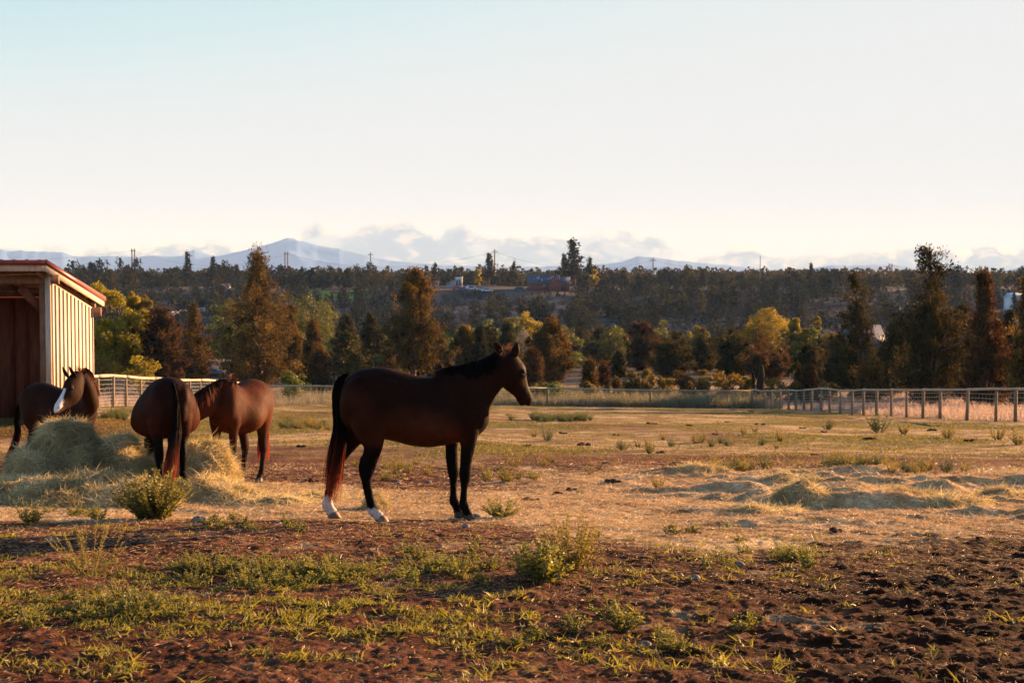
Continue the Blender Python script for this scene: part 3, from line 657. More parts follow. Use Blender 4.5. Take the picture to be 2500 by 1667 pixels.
def make_horse(label, loc, heading, scale, neck, head, legs, coat, belly, points, socks=(), fat=1.0, blaze=0.0, tail=None, tailcol=None, mane_side=1.0, mane_len=0.2, seed=0, group='horses in the paddock', muz=None, poll_tuft=True, tail_w=1.0, mane_up=0.5, mane_red=0.3, tail_cut=0.45, mane_from=0.12, pitch=0.0, forelock=True, dirty=None, ear_fwd=0.15, ear_fr=0.55, ear_skew=0.0, ears=None):
    """neck: (centre, half depth, half width) rows; head: (centre, front half depth, half width) rows + front axis; all in the horse's own metres"""
    g_ = np.random.default_rng(seed)
    root = empty('horse', loc, heading); root.scale = (scale,) * 3; root.rotation_euler = (0, pitch, heading); tag(root, label, 'horse', group)
    mb = MB()
    # trunk
    T = catmull(TRUNK, 44); wob = np.ones(len(T))
    C = np.stack([T[:, 0], T[:, 0] * 0, (T[:, 1] + T[:, 2]) / 2], -1)
    hw = T[:, 3] * (1 + (fat - 1) * np.exp(-((T[:, 0] - 0.0) / 0.42) ** 2))
    A = np.tile([0, 0, 1.0], (len(T), 1)); B = np.tile([0, 1.0, 0], (len(T), 1))
    egg = -0.30 * np.exp(-((T[:, 0] - 0.3) / 0.3) ** 2) - 0.10
    loft(mb, C, A, B, (T[:, 1] - T[:, 2]) / 2, hw, 32, 2.15, egg)
    # hips, shoulders, buttocks and breast muscle
    for s in (-1, 1):
        ell(mb, (-.47, .15 * s, 1.22), (.235, .125, .25)); ell(mb, (.48, .115 * s, 1.16), (.18, .100, .28))
        ell(mb, (-.22, .20 * s, 1.37), (.10, .030, .06)); ell(mb, (.68, .09 * s, 1.06), (.10, .09, .14)); ell(mb, (.56, .14 * s, 0.99), (.12, .085, .12))
        ell(mb, (-.60, .115 * s, 1.13), (.12, .10, .20))
    # neck
    nk = catmull([(*c, a, b_) for c, a, b_ in neck], 26); Cn = nk[:, :3]; Tn = unit(np.gradient(Cn, axis=0))
    side = np.cross(np.tile([0, 0, 1.0], (26, 1)), Tn); side = unit(side); An = unit(np.cross(Tn, side))
    loft(mb, Cn, An, side, nk[:, 3], nk[:, 4], 26, 2.0, np.full(26, -0.32))
    # head
    hc = catmull([(*c, a, b_) for c, a, b_, f in head], 30); Fr = catmull([f for c, a, b_, f in head], 30)
    Ch = hc[:, :3]; Th = unit(np.gradient(Ch, axis=0)); Fr = unit(Fr - Th * (Fr * Th).sum(1, keepdims=True)); Lh = np.cross(Th, Fr)
    loft(mb, Ch, Fr, Lh, hc[:, 3], hc[:, 4], 26, 2.1, np.full(30, -0.10))
    def hp(f, fr, lat):
        i = min(29, max(0, f * 29)); j = int(i); q = min(j + 1, 29); u = i - j
        c = Ch[j] * (1 - u) + Ch[q] * u; ra = hc[j, 3] * (1 - u) + hc[q, 3] * u; rb = hc[j, 4] * (1 - u) + hc[q, 4] * u
        return c + Fr[j] * ra * fr + Lh[j] * rb * lat, Fr[j], Lh[j], Th[j]
    for s in (-1, 1):
        c, fr, la, th = hp(0.33, 0.62, 0.72 * s); Rm = np.stack([th, fr, la], 1); ell(mb, c, (.045, .028, .024), Rm)      # brow
        c, fr, la, th = hp(0.24, -0.25, 0.62 * s); ell(mb, c, (.085, .075, .035), np.stack([th, fr, la], 1))            # cheek
        c, fr, la, th = hp(0.93, 0.35, 0.62 * s); ell(mb, c, (.030, .026, .018), np.stack([th, fr, la], 1))             # nostril
        c, fr, la, th = hp(0.55, 0.15, 0.80 * s); ell(mb, c, (.12, .012, .012), np.stack([th, fr, la], 1))              # cheek ridge
    c, fr, la, th = hp(0.91, -0.55, 0.0); ell(mb, c, (.040, .030, .036), np.stack([th, fr, la], 1))                      # chin
    # legs
    hoofs = []
    for (st, s) in legs:
        L = catmull(np.array(st), 40); kk = 1 + 0.24 * (1 - sst(L[:, 2], .45, .72)); L[:, 3] *= kk; L[:, 4] *= kk; Cl = L[:, :3] * np.array([1, s, 1])
        Tl = unit(np.gradient(Cl, axis=0)); Al = np.tile([1.0, 0, 0], (40, 1)); Al = unit(Al - Tl * (Al * Tl).sum(1, keepdims=True)); Bl = np.cross(Tl, Al)
        loft(mb, Cl, Al, Bl, L[:, 3], L[:, 4], 18)
        if st[0][0] < 0:                               # point of the hock, stifle
            q = np.array(st[6]); ell(mb, (q[0] - .048, q[1] * s, q[2] + .045), (.030, .028, .055))
        hoofs.append((Cl[-1], st[0][0] < 0, s))
    raw = mb.build('body', None, None)
    rm = raw.modifiers.new('r', 'REMESH'); rm.mode = 'VOXEL'; rm.voxel_size = 0.0105; rm.use_smooth_shade = True
    sm = raw.modifiers.new('s', 'CORRECTIVE_SMOOTH') if False else raw.modifiers.new('s', 'SMOOTH'); sm.factor = 0.5; sm.iterations = 2
    me = bpy.data.meshes.new_from_object(raw.evaluated_get(bpy.context.evaluated_depsgraph_get()))
    bpy.data.objects.remove(raw); me.name = 'body'
    V = np.empty(len(me.vertices) * 3, np.float32); me.vertices.foreach_get('co', V); V = V.reshape(-1, 3)
    ed = np.empty(len(me.edges) * 2, np.int32); me.edges.foreach_get('vertices', ed); ed = ed.reshape(-1, 2); nv = len(V)
    cnt = np.bincount(ed.ravel(), minlength=nv)[:, None]
    wsm = (0.10 + 0.50 * sst(V[:, 2], .62, .95))[:, None]
    wsm = np.where((np.linalg.norm(V - Ch[14], axis=1) < 0.36)[:, None], 0.22, wsm)
    for _ in range(13):
        ac = np.stack([np.bincount(ed[:, 0], V[ed[:, 1], a_], nv) + np.bincount(ed[:, 1], V[ed[:, 0], a_], nv) for a_ in range(3)], 1) / cnt
        V = V + (ac - V) * wsm
    me.vertices.foreach_set('co', V.astype(np.float32).ravel())
    # coat colours: dark legs, reddish flank and belly, white marks
    x, y, z = V.T
    c = np.tile(np.asarray(coat, float), (len(V), 1))
    c = lerp(c, belly, sst(-(z - 1.16 - 0.10 * np.cos(x * 4)), 0.0, 0.30) * sst(z, .72, .80) * sst(x, -.66, -.30) * (1 - sst(x, .42, .62)))
    c = lerp(c, belly, sst(-(x + .28), 0, .2) * sst(np.abs(y), .10, .2) * 0.55 * (z > .8) * (1 - sst(z, 1.2, 1.45)))
    legz = (1 - sst(z + 0.02 * np.sin(x * 40), .62, .86)) * (np.hypot(x - Ch[-1, 0], y - Ch[-1, 1]) > 0.35)
    c = lerp(c, points, legz)
    for (hi, htop) in socks:
        hcn = hoofs[hi][0]; d = np.hypot(x - hcn[0], y - hcn[1])
        k = (d < 0.16) * (1 - sst(z + 0.012 * np.sin(x * 90) + 0.01 * np.sin(y * 70), htop - .015, htop + .015))
        c = lerp(c, (0.62, 0.53, 0.47), k)
    rel = V[:, None] - Ch[None]; di = np.linalg.norm(rel, axis=2).argmin(1); dd = np.linalg.norm(rel, axis=2).min(1); f = di / 29.0
    rl = V - Ch[di]; lat = (rl * Lh[di]).sum(1) / hc[di, 4]; fro = (rl * Fr[di]).sum(1) / hc[di, 3]
    onhead = (dd < 0.17) & (f > 0.02)
    mz = onhead * sst(f, 0.78, 0.92); c = lerp(c, muz if muz is not None else np.asarray(points) * 1.1, mz * 0.8)
    if blaze:
        wv = 0.24 + 0.95 * sst(f, 0.35, 0.8)
        k = onhead * (fro > 0.05) * (1 - sst(np.abs(lat + 0.05 * np.sin(f * 9)), wv - .07, wv + .07)) * sst(f, 0.26, 0.36)
        k = np.maximum(k, onhead * sst(f, .55, .68) * sst(fro, -0.45, -0.25) * (1 - sst(f, 0.93, 0.99)) * (1 - sst(np.abs(lat), .85, .98)))
        c = lerp(c, (0.72, 0.66, 0.64), k)
    if dirty: c = lerp(c, dirty, 0.5 * sst(fbm(x * 1.0 + z, y + z * .5, .12, 3, off=seed), .55, .7) * (z > 1.0))
    a_ = me.attributes.new('col', 'FLOAT_COLOR', 'POINT'); a_.data.foreach_set('color', np.concatenate([c, np.ones((len(c), 1))], 1).astype(np.float32).ravel())
    me.materials.clear(); me.materials.append(COAT)
    me.polygons.foreach_set('use_smooth', np.ones(len(me.polygons), bool))
    bo = bpy.data.objects.new('body', me); COL.objects.link(bo); bo.parent = root
    # short guard hairs that catch the low sun along the outline
    nn = np.empty(len(me.vertices) * 3, np.float32); me.vertices.foreach_get('normal', nn); nn = nn.reshape(-1, 3)
    nf = 34000; qi = g_.integers(0, len(V), nf); qi = qi[~((dd[qi] < 0.10) & (f[qi] > .75))]; nf = len(qi)
    flow = np.stack([np.full(nf, -.8), g_.normal(size=nf) * .25, -.7 * np.ones(nf)], -1) + g_.normal(size=(nf, 3)) * .2
    fl = flow - nn[qi] * (flow * nn[qi]).sum(1, keepdims=True); L_ = g_.uniform(.010, .022, nf)[:, None]
    p0 = V[qi] - nn[qi] * .002; p1 = p0 + unit(unit(fl) * .85 + nn[qi] * .42) * L_; sd_ = unit(np.cross(fl, nn[qi])) * .0016
    fv = np.stack([p0 - sd_, p0 + sd_, p1], 1).reshape(-1, 3); fc_ = np.repeat(c[qi] * g_.uniform(.3, 1.0, nf)[:, None] + np.array([.002, .0007, .0003]), 3, 0)
    new_mesh('coat_hair', fv, None, np.arange(3 * nf).reshape(nf, 3), HAIR, root, attrs={'col': fc_})
    # hooves
    for i, (hc_, hind, s) in enumerate(hoofs):
        h_ = MB(); fx = 0.028
        Cz = np.array([[hc_[0] - .004, hc_[1], .072], [hc_[0] + .006, hc_[1], .052], [hc_[0] + .018, hc_[1], .02], [hc_[0] + fx, hc_[1], -.005]])
        loft(h_, Cz, np.tile([1.0, 0, 0], (4, 1)), np.tile([0, 1.0, 0], (4, 1)), np.array([.046, .054, .064, .072]), np.array([.042, .050, .056, .061]), 18)
        ho = h_.build('hoof', HOOF_L if i in [q[0] for q in socks] else HOOF_D, root, smooth=True)
    # eyes, ears
    for s in (-1, 1):
        c_, fr, la, th = hp(0.345, 0.50, 0.86 * s); e_ = MB(); ell(e_, c_, (.021, .018, .018), np.stack([th, fr, la], 1)); e_.build('eye', EYE_M, root, smooth=True)
        c_, fr, la, th = hp(0.03, ear_fr + s * ear_skew, 0.90 * s)
        upd = unit(-th * 1.0 + fr * (ear_fwd - (s < 0) * ear_skew * .9) + la * 0.42 * s)
        e_ = MB(); rows = []; K = 9
        facing = unit(fr * 0.75 + la * s * 0.65); eb, el_, ew = c_, 0.165, 0.050
        if ears: eb, et, ew, facing = ears[(s + 1) // 2]; eb = np.asarray(eb, float); upd = np.asarray(et, float) - eb; el_ = np.linalg.norm(upd) * 1.25; upd = unit(upd); facing = unit(np.asarray(facing, float)); facing = unit(facing - upd * (facing * upd).sum())
        wid = unit(np.cross(upd, facing))
        for q in range(K):
            u = q / (K - 1); w_ = ew * (np.sin(np.pi * (0.18 + 0.82 * u)) ** 0.8 if u < 1 else 0) + 0.0005
            ctr = eb + upd * (u * el_ - 0.025) + facing * 0.012 * np.sin(np.pi * u)
            ring = []
            for a in np.linspace(-1, 1, 9): ring.append(ctr + wid * w_ * math.sin(a * 1.45) - facing * w_ * 0.85 * math.cos(a * 1.45))
            for a in np.linspace(1, -1, 9): ring.append(ctr + wid * w_ * 0.80 * math.sin(a * 1.45) - facing * (w_ * 0.62 * math.cos(a * 1.45)))
            rows.append(ring)
        rows = np.array(rows); n = rows.shape[1]; idx = np.arange(K * n).reshape(K, n)
        q_ = np.stack([idx[:-1], np.roll(idx[:-1], -1, 1), np.roll(idx[1:], -1, 1), idx[1:]], -1).reshape(-1, 4)
        ec = np.tile(np.asarray(coat) * 0.9, (K * n, 1)); new_mesh('ear', rows.reshape(-1, 3), q_, None, COAT, root, smooth=True, attrs={'col': ec})
    # mane along the crest, falling to one side; forelock
    st = []
    for q in range(430):
        u = g_.uniform(mane_from, 1.0) if q > 60 else g_.uniform(mane_from, mane_from + .15); i = int(u * 25); c0 = Cn[i] + An[i] * nk[i, 3] * 0.985 + side[i] * g_.normal() * 0.008
        sd = side[i] * (1 if mane_side > 0 else -1); L = mane_len * g_.uniform(0.6, 1.15) * (0.25 + 0.75 * sst(u, .12, .42))
        p = [c0]; v_ = An[i] * mane_up * g_.uniform(0.3, 1.0) + sd * 0.7 + Tn[i] * g_.normal() * 0.25
        tf = 30 < q <= 60
        if tf: v_ = An[i] * 1.2 + g_.normal(size=3) * .35; L *= .75; L = max(L, .07)
        for k in range(7):
            v_ = v_ + np.array([0, 0, -0.14 if tf else -0.55]) ; vv = unit(v_)
            nx = p[-1] + vv * L / 7
            r_ = nx - Cn[i]; la_ = abs((r_ * side[i]).sum()); up_ = (r_ * An[i]).sum()
            wmin = nk[i, 4] * (1.02 + 0.25 * max(0, -up_ / nk[i, 3])) * math.sqrt(max(0.04, 1 - min(1, abs(up_) / (nk[i, 3] * 1.05)) ** 2)) + 0.006
            if la_ < wmin and up_ < nk[i, 3]: nx = nx + sd * (wmin - la_)
            p.append(nx)
        st.append(p)
    hair('mane', root, st, np.asarray(points) * 0.9, (0.22, 0.075, 0.03), 0.010, seed, 1.0 - mane_red)
    if forelock:
        st = []
        c_, fr, la, th = hp(0.0, 0.72, 0)
        for q in range(90):
            p = [c_ + la * g_.normal() * .014 - th * 0.01]; v_ = -th * g_.uniform(0.3, 1.4) + fr * g_.uniform(-.6, .7) + la * g_.normal() * .3; L = g_.uniform(.07, .15)
            for k in range(5): v_ = v_ + th * .32; p.append(p[-1] + unit(v_) * L / 5)
            st.append(p)
        hair('forelock', root, st, (0.04, 0.018, 0.01), (0.34, 0.17, 0.08), 0.004, seed + 1, 0.2)
    # tail
    if tail is not None:
        tp = catmull(tail, 22); st = []
        for q in range(420):
            a = g_.uniform(0, 2 * np.pi); rr = math.sqrt(g_.uniform(0, 1)); end = g_.uniform(0.72, 1.0) ** 0.7
            P = tp[:, :3]; rw = tp[:, 3] * tail_w
            u = np.linspace(0.0 if q < 260 else g_.uniform(0, .35), end, 16); ui = u * 21; i = np.clip(ui.astype(int), 0, 20); f_ = (ui - i)[:, None]
            c0 = P[i] * (1 - f_) + P[i + 1] * f_; w0 = rw[i] * (1 - f_[:, 0]) + rw[i + 1] * f_[:, 0]
            dx = np.cos(a) * rr * w0; dy = np.sin(a) * rr * w0 * 0.6
            wav = np.sin(u * 9 + a * 3) * 0.010 * u + g_.normal() * 0.03 * u ** 2
            st.append(c0 + np.stack([dx + wav, dy + wav * 0.5, 0 * dx], -1))
        hair('tail', root, st, np.asarray(points) * 0.8, tailcol or (0.36, 0.06, 0.02), 0.009, seed + 2, tail_cut)
    return root
def to_local(p, loc, heading, scale):
    v = Vector(p) - Vector(loc); v.rotate(Matrix.Rotation(-heading, 3, 'Z')); return tuple(v / scale)

DARK = (0.0185, 0.0064, 0.0034); PTS = (0.006, 0.0035, 0.003)
# the standing bay, seen from its right side
YW = 20.0; cy, sy = math.cos(R(YW)), math.sin(R(YW))
def fx_(fx, fz): return (fx * cy, fx * sy, fz)
NECK1 = [((.42, 0, 1.20), .36, .17), ((.57, 0, 1.30), .315, .155), ((.68, 0, 1.385), .245, .125), ((.784, .01, 1.457), .195, .100), ((.872, .025, 1.53), .165, .085), ((.945, .05, 1.60), .135, .075)]
HEAD1 = [((.962, .05, 1.655), .060, .055, fx_(.85, .52)), ((.985, .06, 1.62), .105, .080, fx_(.85, .5)), ((1.012, .075, 1.505), .158, .104, fx_(.95, .32)), ((1.048, .09, 1.41), .145, .092, fx_(.97, .2)), ((1.092, .11, 1.335), .112, .068, fx_(.95, .28)), ((1.133, .125, 1.268), .086, .056, fx_(.93, .36)), ((1.158, .135, 1.212), .088, .060, fx_(.95, .3)), ((1.165, .14, 1.178), .076, .054, fx_(.97, .2)), ((1.160, .142, 1.150), .055, .044, fx_(.97, .2))]
TAIL1 = [(-.655, 0, 1.475, .03), (-.71, -.01, 1.42, .050), (-.745, -.02, 1.30, .060), (-.735, -.03, 1.12, .070), (-.72, -.04, .95, .080), (-.735, -.05, .78, .095), (-.765, -.06, .60, .095), (-.79, -.07, .40, .085), (-.80, -.08, .18, .05)]
x1, y1 = at(750 + 800 / 3.137, 1269, 14.35).x, 14.35
make_horse('dark bay horse standing side on in the open paddock, white socks on both hind legs', (x1, y1, h1(x1, y1) + 0.005), R(3), 1.0, NECK1, HEAD1,
    [(HIND, -1), (HIND2, 1), (FORE, -1), (FORE2, 1)], DARK, (0.062, 0.016, 0.0065), PTS, socks=((0, .135), (1, .235)), tail=TAIL1, tail_w=.82, mane_side=-1, mane_len=0.20, seed=11, mane_up=0.4, mane_red=0.0, tail_cut=0.58, tailcol=(0.26, 0.05, 0.02), ears=[((.905, .10, 1.70), (.845, .13, 1.785), .040, (.35, .9, 0)), ((1.045, .015, 1.665), (1.072, .01, 1.785), .044, (.3, .95, 0))])

STD = [(HIND, -1), (HIND, 1), (FORE, -1), (FORE, 1)]
def graze(turn, drop=0.45, low=False):
    """neck and head lowered, bent sideways by turn"""
    P = []; a = 0.0; x, y, z = .55, 0.0, 1.24
    rows = [(.42, 0, 1.20, .34, .17), (.58, turn * .03, 1.21, .30, .155)]
    for k, (l, dz) in enumerate([(.15, -.04), (.15, -.12), (.15, -.17), (.14, -.17)]):
        a += turn * 0.32; x += l * math.cos(a); y += l * math.sin(a); z += dz * (drop / .45)
        rows.append((x, y, z, (.235, .20, .17, .14)[k], (.13, .11, .095, .08)[k]))
    neck = [((r[0], r[1], r[2]), r[3], r[4]) for r in rows]
    f = np.array([math.cos(a), math.sin(a), 0.0]); head = []
    c = np.array([x, y, z]) + f * 0.04 + np.array([0, 0, .02]); dn = unit(f * 0.35 + np.array([0, 0, -1.0])); fr = unit(f + np.array([0, 0, .3]))
    for s_, ra, rb in ((-.03, .05, .05), (0, .10, .08), (.13, .145, .098), (.24, .13, .088), (.34, .10, .066), (.43, .078, .054), (.50, .070, .056), (.545, .05, .046), (.57, .024, .024)):
        head.append((tuple(c + dn * s_), ra, rb, tuple(fr)))
    return neck, head
# the bay with its rump to us, head down behind the hay
n2, h2 = graze(0.15, 0.62)
x2, y2 = at(396, 1000, 17.6).x, 17.85
TAIL2 = [(-.64, -.02, 1.46, .03), (-.69, -.03, 1.38, .04), (-.73, -.05, 1.22, .045), (-.76, -.05, 1.0, .055), (-.80, -.03, .8, .09), (-.80, .01, .6, .11), (-.80, .04, .4, .13), (-.80, .06, .22, .12), (-.80, .06, .12, .08)]
make_horse('very dark horse with its rump to us between the hay heap and hay lump', (x2, y2, h1(x2, y2)), R(110), 0.95, n2, h2,
    [([(p[0] - .02, p[1], p[2], p[3], p[4]) for p in HIND], -1), (HIND, 1), (FORE, -1), (FORE, 1)], (0.020, 0.0075, 0.0045), (0.058, 0.015, 0.007), PTS, socks=((0, .20),), fat=1.42, mane_from=.5, pitch=R(5.5), tail=TAIL2, tail_w=1.15, seed=22, mane_side=1, tailcol=(0.30, 0.06, 0.03), tail_cut=0.55)
# the red bay at the hay, coming towards us, head hidden behind the dark one
x3, y3, hd3, s3 = at(582, 1000, 19.6).x, 19.75, R(-104), 0.94
loc3 = (x3, y3, h1(x3, y3))
L3 = lambda px, py, d: to_local(at(px, py, d), loc3, hd3, s3)
NECK3 = [((.40, 0, 1.22), .34, .17), ((.55, -.02, 1.26), .30, .155)] + [(L3(*q), a_, b_) for q, a_, b_ in (((531, 972, 19.35), .25, .13), ((505, 985, 19.05), .22, .115), ((476, 1005, 18.9), .19, .10), ((450, 1030, 18.85), .15, .085))]
HEAD3 = []
for (px, py, d, ra, rb) in ((442, 1030, 18.8, .05, .05), (438, 1038, 18.8, .10, .08), (433, 1058, 18.75, .145, .098), (430, 1075, 18.7, .13, .088), (428, 1090, 18.7, .10, .066), (427, 1104, 18.65, .078, .054), (427, 1116, 18.6, .07, .056), (427, 1123, 18.6, .05, .046), (427, 1127, 18.6, .024, .024)):
    f_ = Vector((-0.95, -0.1, 0.25)); f_.rotate(Matrix.Rotation(-hd3, 3, 'Z')); HEAD3.append((L3(px, py, d), ra, rb, tuple(f_)))
TAIL3 = [(-.67, 0, 1.46, .03), (-.75, 0, 1.36, .045), (-.79, 0, 1.18, .055), (-.80, 0.0, .98, .065), (-.80, 0.0, .8, .085), (-.79, 0.0, .6, .10), (-.79, .0, .42, .11), (-.80, .0, .28, .10)]
make_horse('reddish bay horse facing us with its head hidden behind the dark horse', loc3, hd3, s3, NECK3, HEAD3,
    STD, (0.062, 0.016, 0.006), (0.085, 0.025, 0.009), (0.022, 0.009, 0.006), fat=1.22, tail=TAIL3, tail_w=1.3, seed=33, mane_side=1, mane_len=0.28, mane_up=0.6, mane_red=0.75, pitch=R(-3), tailcol=(0.42, 0.05, 0.02), tail_cut=0.2, forelock=False, dirty=(0.07, 0.026, 0.010))
# the one with the white blaze, head turned back over the hay heap
x4, y4, hd4, s4 = at(134, 1000, 21.1).x, 21.2, R(-28), 0.89
loc4 = (x4, y4, h1(x4, y4))
L4 = lambda px, py, d: to_local(at(px, py, d), loc4, hd4, s4)
NECK4 = [((.42, 0, 1.18), .34, .17), ((.57, -.01, 1.24), .30, .155)] + [(L4(*q), a_, b_) for q, a_, b_ in (((220, 975, 20.30), .235, .125), ((217, 948, 20.10), .195, .105), ((209, 925, 19.95), .155, .09), ((198, 912, 19.85), .115, .078))]
HEAD4 = []
for (px, py, d, ra, rb) in ((195, 908, 19.83, .055, .055), (190, 918, 19.80, .115, .085), (180, 944, 19.70, .185, .112), (173, 963, 19.62, .180, .098), (161, 977, 19.54, .140, .074), (150, 988, 19.46, .104, .060), (143, 996, 19.41, .088, .060), (139, 1002, 19.38, .055, .047), (138, 1006, 19.36, .026, .026)):
    f_ = Vector((-0.42, -0.88, 0.30)); f_.rotate(Matrix.Rotation(-hd4, 3, 'Z')); HEAD4.append((L4(px, py, d), ra, rb, tuple(f_)))
TAIL4 = [(-.67, 0, 1.46, .03), (-.74, 0, 1.38, .045)] + [(*L4(px, py, d), w) for px, py, d, w in ((42, 1010, 21.65, .055), (44, 1050, 21.6, .06), (36, 1085, 21.5, .065), (22, 1120, 21.4, .06), (8, 1148, 21.3, .05), (-8, 1170, 21.2, .03))]
fw4 = Vector((-.45, -.85, .2)); fw4.rotate(Matrix.Rotation(-hd4, 3, 'Z')); fw4 = tuple(fw4)
make_horse('dark bay horse with a white blaze looking over the hay heap', loc4, hd4, s4, NECK4, HEAD4,
    STD, (0.028, 0.0105, 0.0055), (0.045, 0.016, 0.008), PTS, blaze=1.0, tail=TAIL4, tail_w=1.0, seed=44, mane_side=1, mane_len=0.22, mane_up=0.5, mane_red=0.5, muz=(0.10, 0.05, 0.04), tailcol=(0.40, 0.05, 0.02), ears=[(L4(164, 918, 19.60), L4(153, 896, 19.55), .036, fw4), (L4(184, 921, 19.68), L4(170, 896, 19.63), .038, fw4)])

# ------------------------------------------------------------------ hay
HAYM = leaf_mat('hay_strands', (0.30, 0.255, 0.12), (0.80, 0.70, 0.42), 0.35, (1.1, 0.95, 0.7), 0.7, 0.2, 0.0)
HAYC = plain_mat('hay_core', (0.14, 0.11, 0.055), (0.32, 0.26, 0.14), 14, 0.95, 0.1, 0.9)
STRAWM = leaf_mat('old_straw', (0.30, 0.20, 0.10), (0.60, 0.46, 0.27), 0.25, (1.1, 0.95, 0.75), 0.6, 0.35, 0.0)
def add_strands(Pn, Nn, n, L, Wd, g_, lift=0.35):
    """thin strands lying on a surface: base points Pn with normals Nn"""
    i = g_.integers(0, len(Pn), n); P = Pn[i] + g_.normal(size=(n, 3)) * 0.012; Nv = Nn[i]
    D = unit(np.cross(Nv, g_.normal(size=(n, 3)))) + Nv * g_.normal(size=(n, 1)) * lift
    return blades(P + Nv * 0.004, D, L * g_.uniform(.4, 1.4, n), Wd, 0.35, g_)
def hay_thing(name, label, blobs, n, seed, L=0.16, Wd=0.005):
    """heap of hay: height field from overlapping blobs, buried in strands"""
    g_ = np.random.default_rng(seed); cx = np.mean([b_[0] for b_ in blobs]); cyy = np.mean([b_[1] for b_ in blobs])
    x0 = min(b_[0] - b_[2] * 1.5 for b_ in blobs); x1_ = max(b_[0] + b_[2] * 1.5 for b_ in blobs)
    y0 = min(b_[1] - b_[3] * 1.5 for b_ in blobs); y1_ = max(b_[1] + b_[3] * 1.5 for b_ in blobs)
    st = 0.022 if (x1_ - x0) < 3 else 0.03
    X, Y = np.meshgrid(np.arange(x0, x1_, st), np.arange(y0, y1_, st))
    zz = np.zeros(X.shape)
    wx = (fbm(X, Y, .5, 3, off=seed) - .5) * .26; wy = (fbm(X, Y, .5, 3, off=seed + 1) - .5) * .26
    for (bx_, by_, rx, ry_, h_, pw) in blobs:
        d = np.hypot((X + wx - bx_) / rx, (Y + wy - by_) / ry_); zz = np.maximum(zz, h_ * np.clip(1 - d ** pw, 0, 1) ** (0.27 if pw > 5 else (0.5 if pw > 2.2 else 0.9)))
    e = sst(zz, 0, .15)
    zz = zz - e * (np.abs(fbm(X, Y, .42, 4, .6, off=seed + 2) - .5) * .55 - .05) + e * ( (fbm(X, Y, .07, 3, .6, off=seed + 3) - .5) * .07)
    g0 = H(X, Y); Z = g0 + zz - 0.03 + (zz < 0.012) * -0.08
    keep = zz > 0.004
    idx = np.arange(X.size).reshape(X.shape); q = np.stack([idx[:-1, :-1], idx[:-1, 1:], idx[1:, 1:], idx[1:, :-1]], -1).reshape(-1, 4)
    q = q[keep.ravel()[q].any(1)]
    root = empty(name, (cx, cyy, h1(cx, cyy))); tag(root, label, 'hay')
    V = np.stack([X, Y, Z], -1) - np.array(root.location)
    gyx = np.gradient(Z, st); Nn = unit(np.stack([-gyx[1], -gyx[0], np.ones_like(Z)], -1))
    new_mesh('hay_core', V.reshape(-1, 3), q, None, HAYC, root, smooth=True)
    m_ = keep.ravel(); Pn = V.reshape(-1, 3)[m_]; Nv = Nn.reshape(-1, 3)[m_]
    w_ = 1 / Nv[:, 2]; w_ /= w_.sum(); i = g_.choice(len(Pn), n, p=w_); 
    hb_ = np.where(np.abs(fbm(Pn[:, 0], Pn[:, 1] + Pn[:, 2], .3, 2, off=seed + 5)[i]) > .5, 1.0, .6)
    P = Pn[i] + g_.normal(size=(n, 3)) * 0.012; Nq = Nv[i]
    stick = g_.random((n, 1)) < .05
    down = np.array([0, 0, -1.0]) - Nq * (Nq[:, 2:3] * -1.0)
    D = unit(np.cross(Nq, g_.normal(size=(n, 3)))) * 1.0 + down * 0.5 + Nq * np.abs(g_.normal(size=(n, 1))) * (0.30 + 1.2 * stick)
    Vb, F4, F3 = blades(P, D, L * g_.uniform(.35, 1.6, n) * (1 + .5 * stick[:, 0]), Wd * g_.uniform(.6, 1.4, n), 0.45, g_)
    ti = np.repeat(np.clip(g_.beta(1.8, 1.8, n) * (.25 + 1.5 * sst(fbm(Pn[i][:, 0] + Pn[i][:, 2], Pn[i][:, 1] - Pn[i][:, 2], .22, 4, .6, off=seed + 6), .32, .68)), 0, 1), 5)
    new_mesh('hay_strands', Vb, F4, F3, HAYM, root, attrs={'tint': ti})
    return root
def W_(px, py): return ground(px, py, 4, 60)
def bl(px, d, w, ry_, h_, pw=3.0):
    """a blob centred at column px and distance d, w pixels wide"""
    return ((px - 1250) / FPX * d, d, w / FPX * d / 2, ry_, h_, pw)
hay_thing('hay_heap', 'large loose heap of greenish hay, tall at one end, in front of the blazed horse',
    [bl(156, 18.2, 112, .45, .84, 7), bl(108, 18.0, 150, .60, .58, 3.2), bl(268, 18.25, 150, .45, .68, 7), bl(205, 18.0, 90, .4, .6, 3), bl(310, 18.1, 120, .5, .5, 3.0), bl(250, 17.1, 300, .65, .25, 2.0), bl(170, 16.7, 420, 1.0, .22, 1.5), bl(40, 17.0, 260, 1.2, .22, 1.5), bl(330, 16.6, 220, .8, .2, 1.5)], 150000, 3, 0.12, 0.0065)
hay_thing('hay_lump', 'smaller torn lump of golden hay standing between the dark horse and the reddish bay',
    [bl(495, 18.3, 125, .45, .66, 3.4), bl(530, 18.1, 75, .4, .50, 2.4), bl(500, 17.6, 170, .6, .26, 1.8), bl(560, 17.3, 160, .6, .13, 1.5)], 55000, 4, 0.12, 0.0065)
hay_thing('hay_tuft', 'low tuft of loose hay behind the hind hooves of the standing bay horse', [bl(925, 16.0, 60, .17, .15, 2.0)], 3500, 5, 0.10, 0.005)
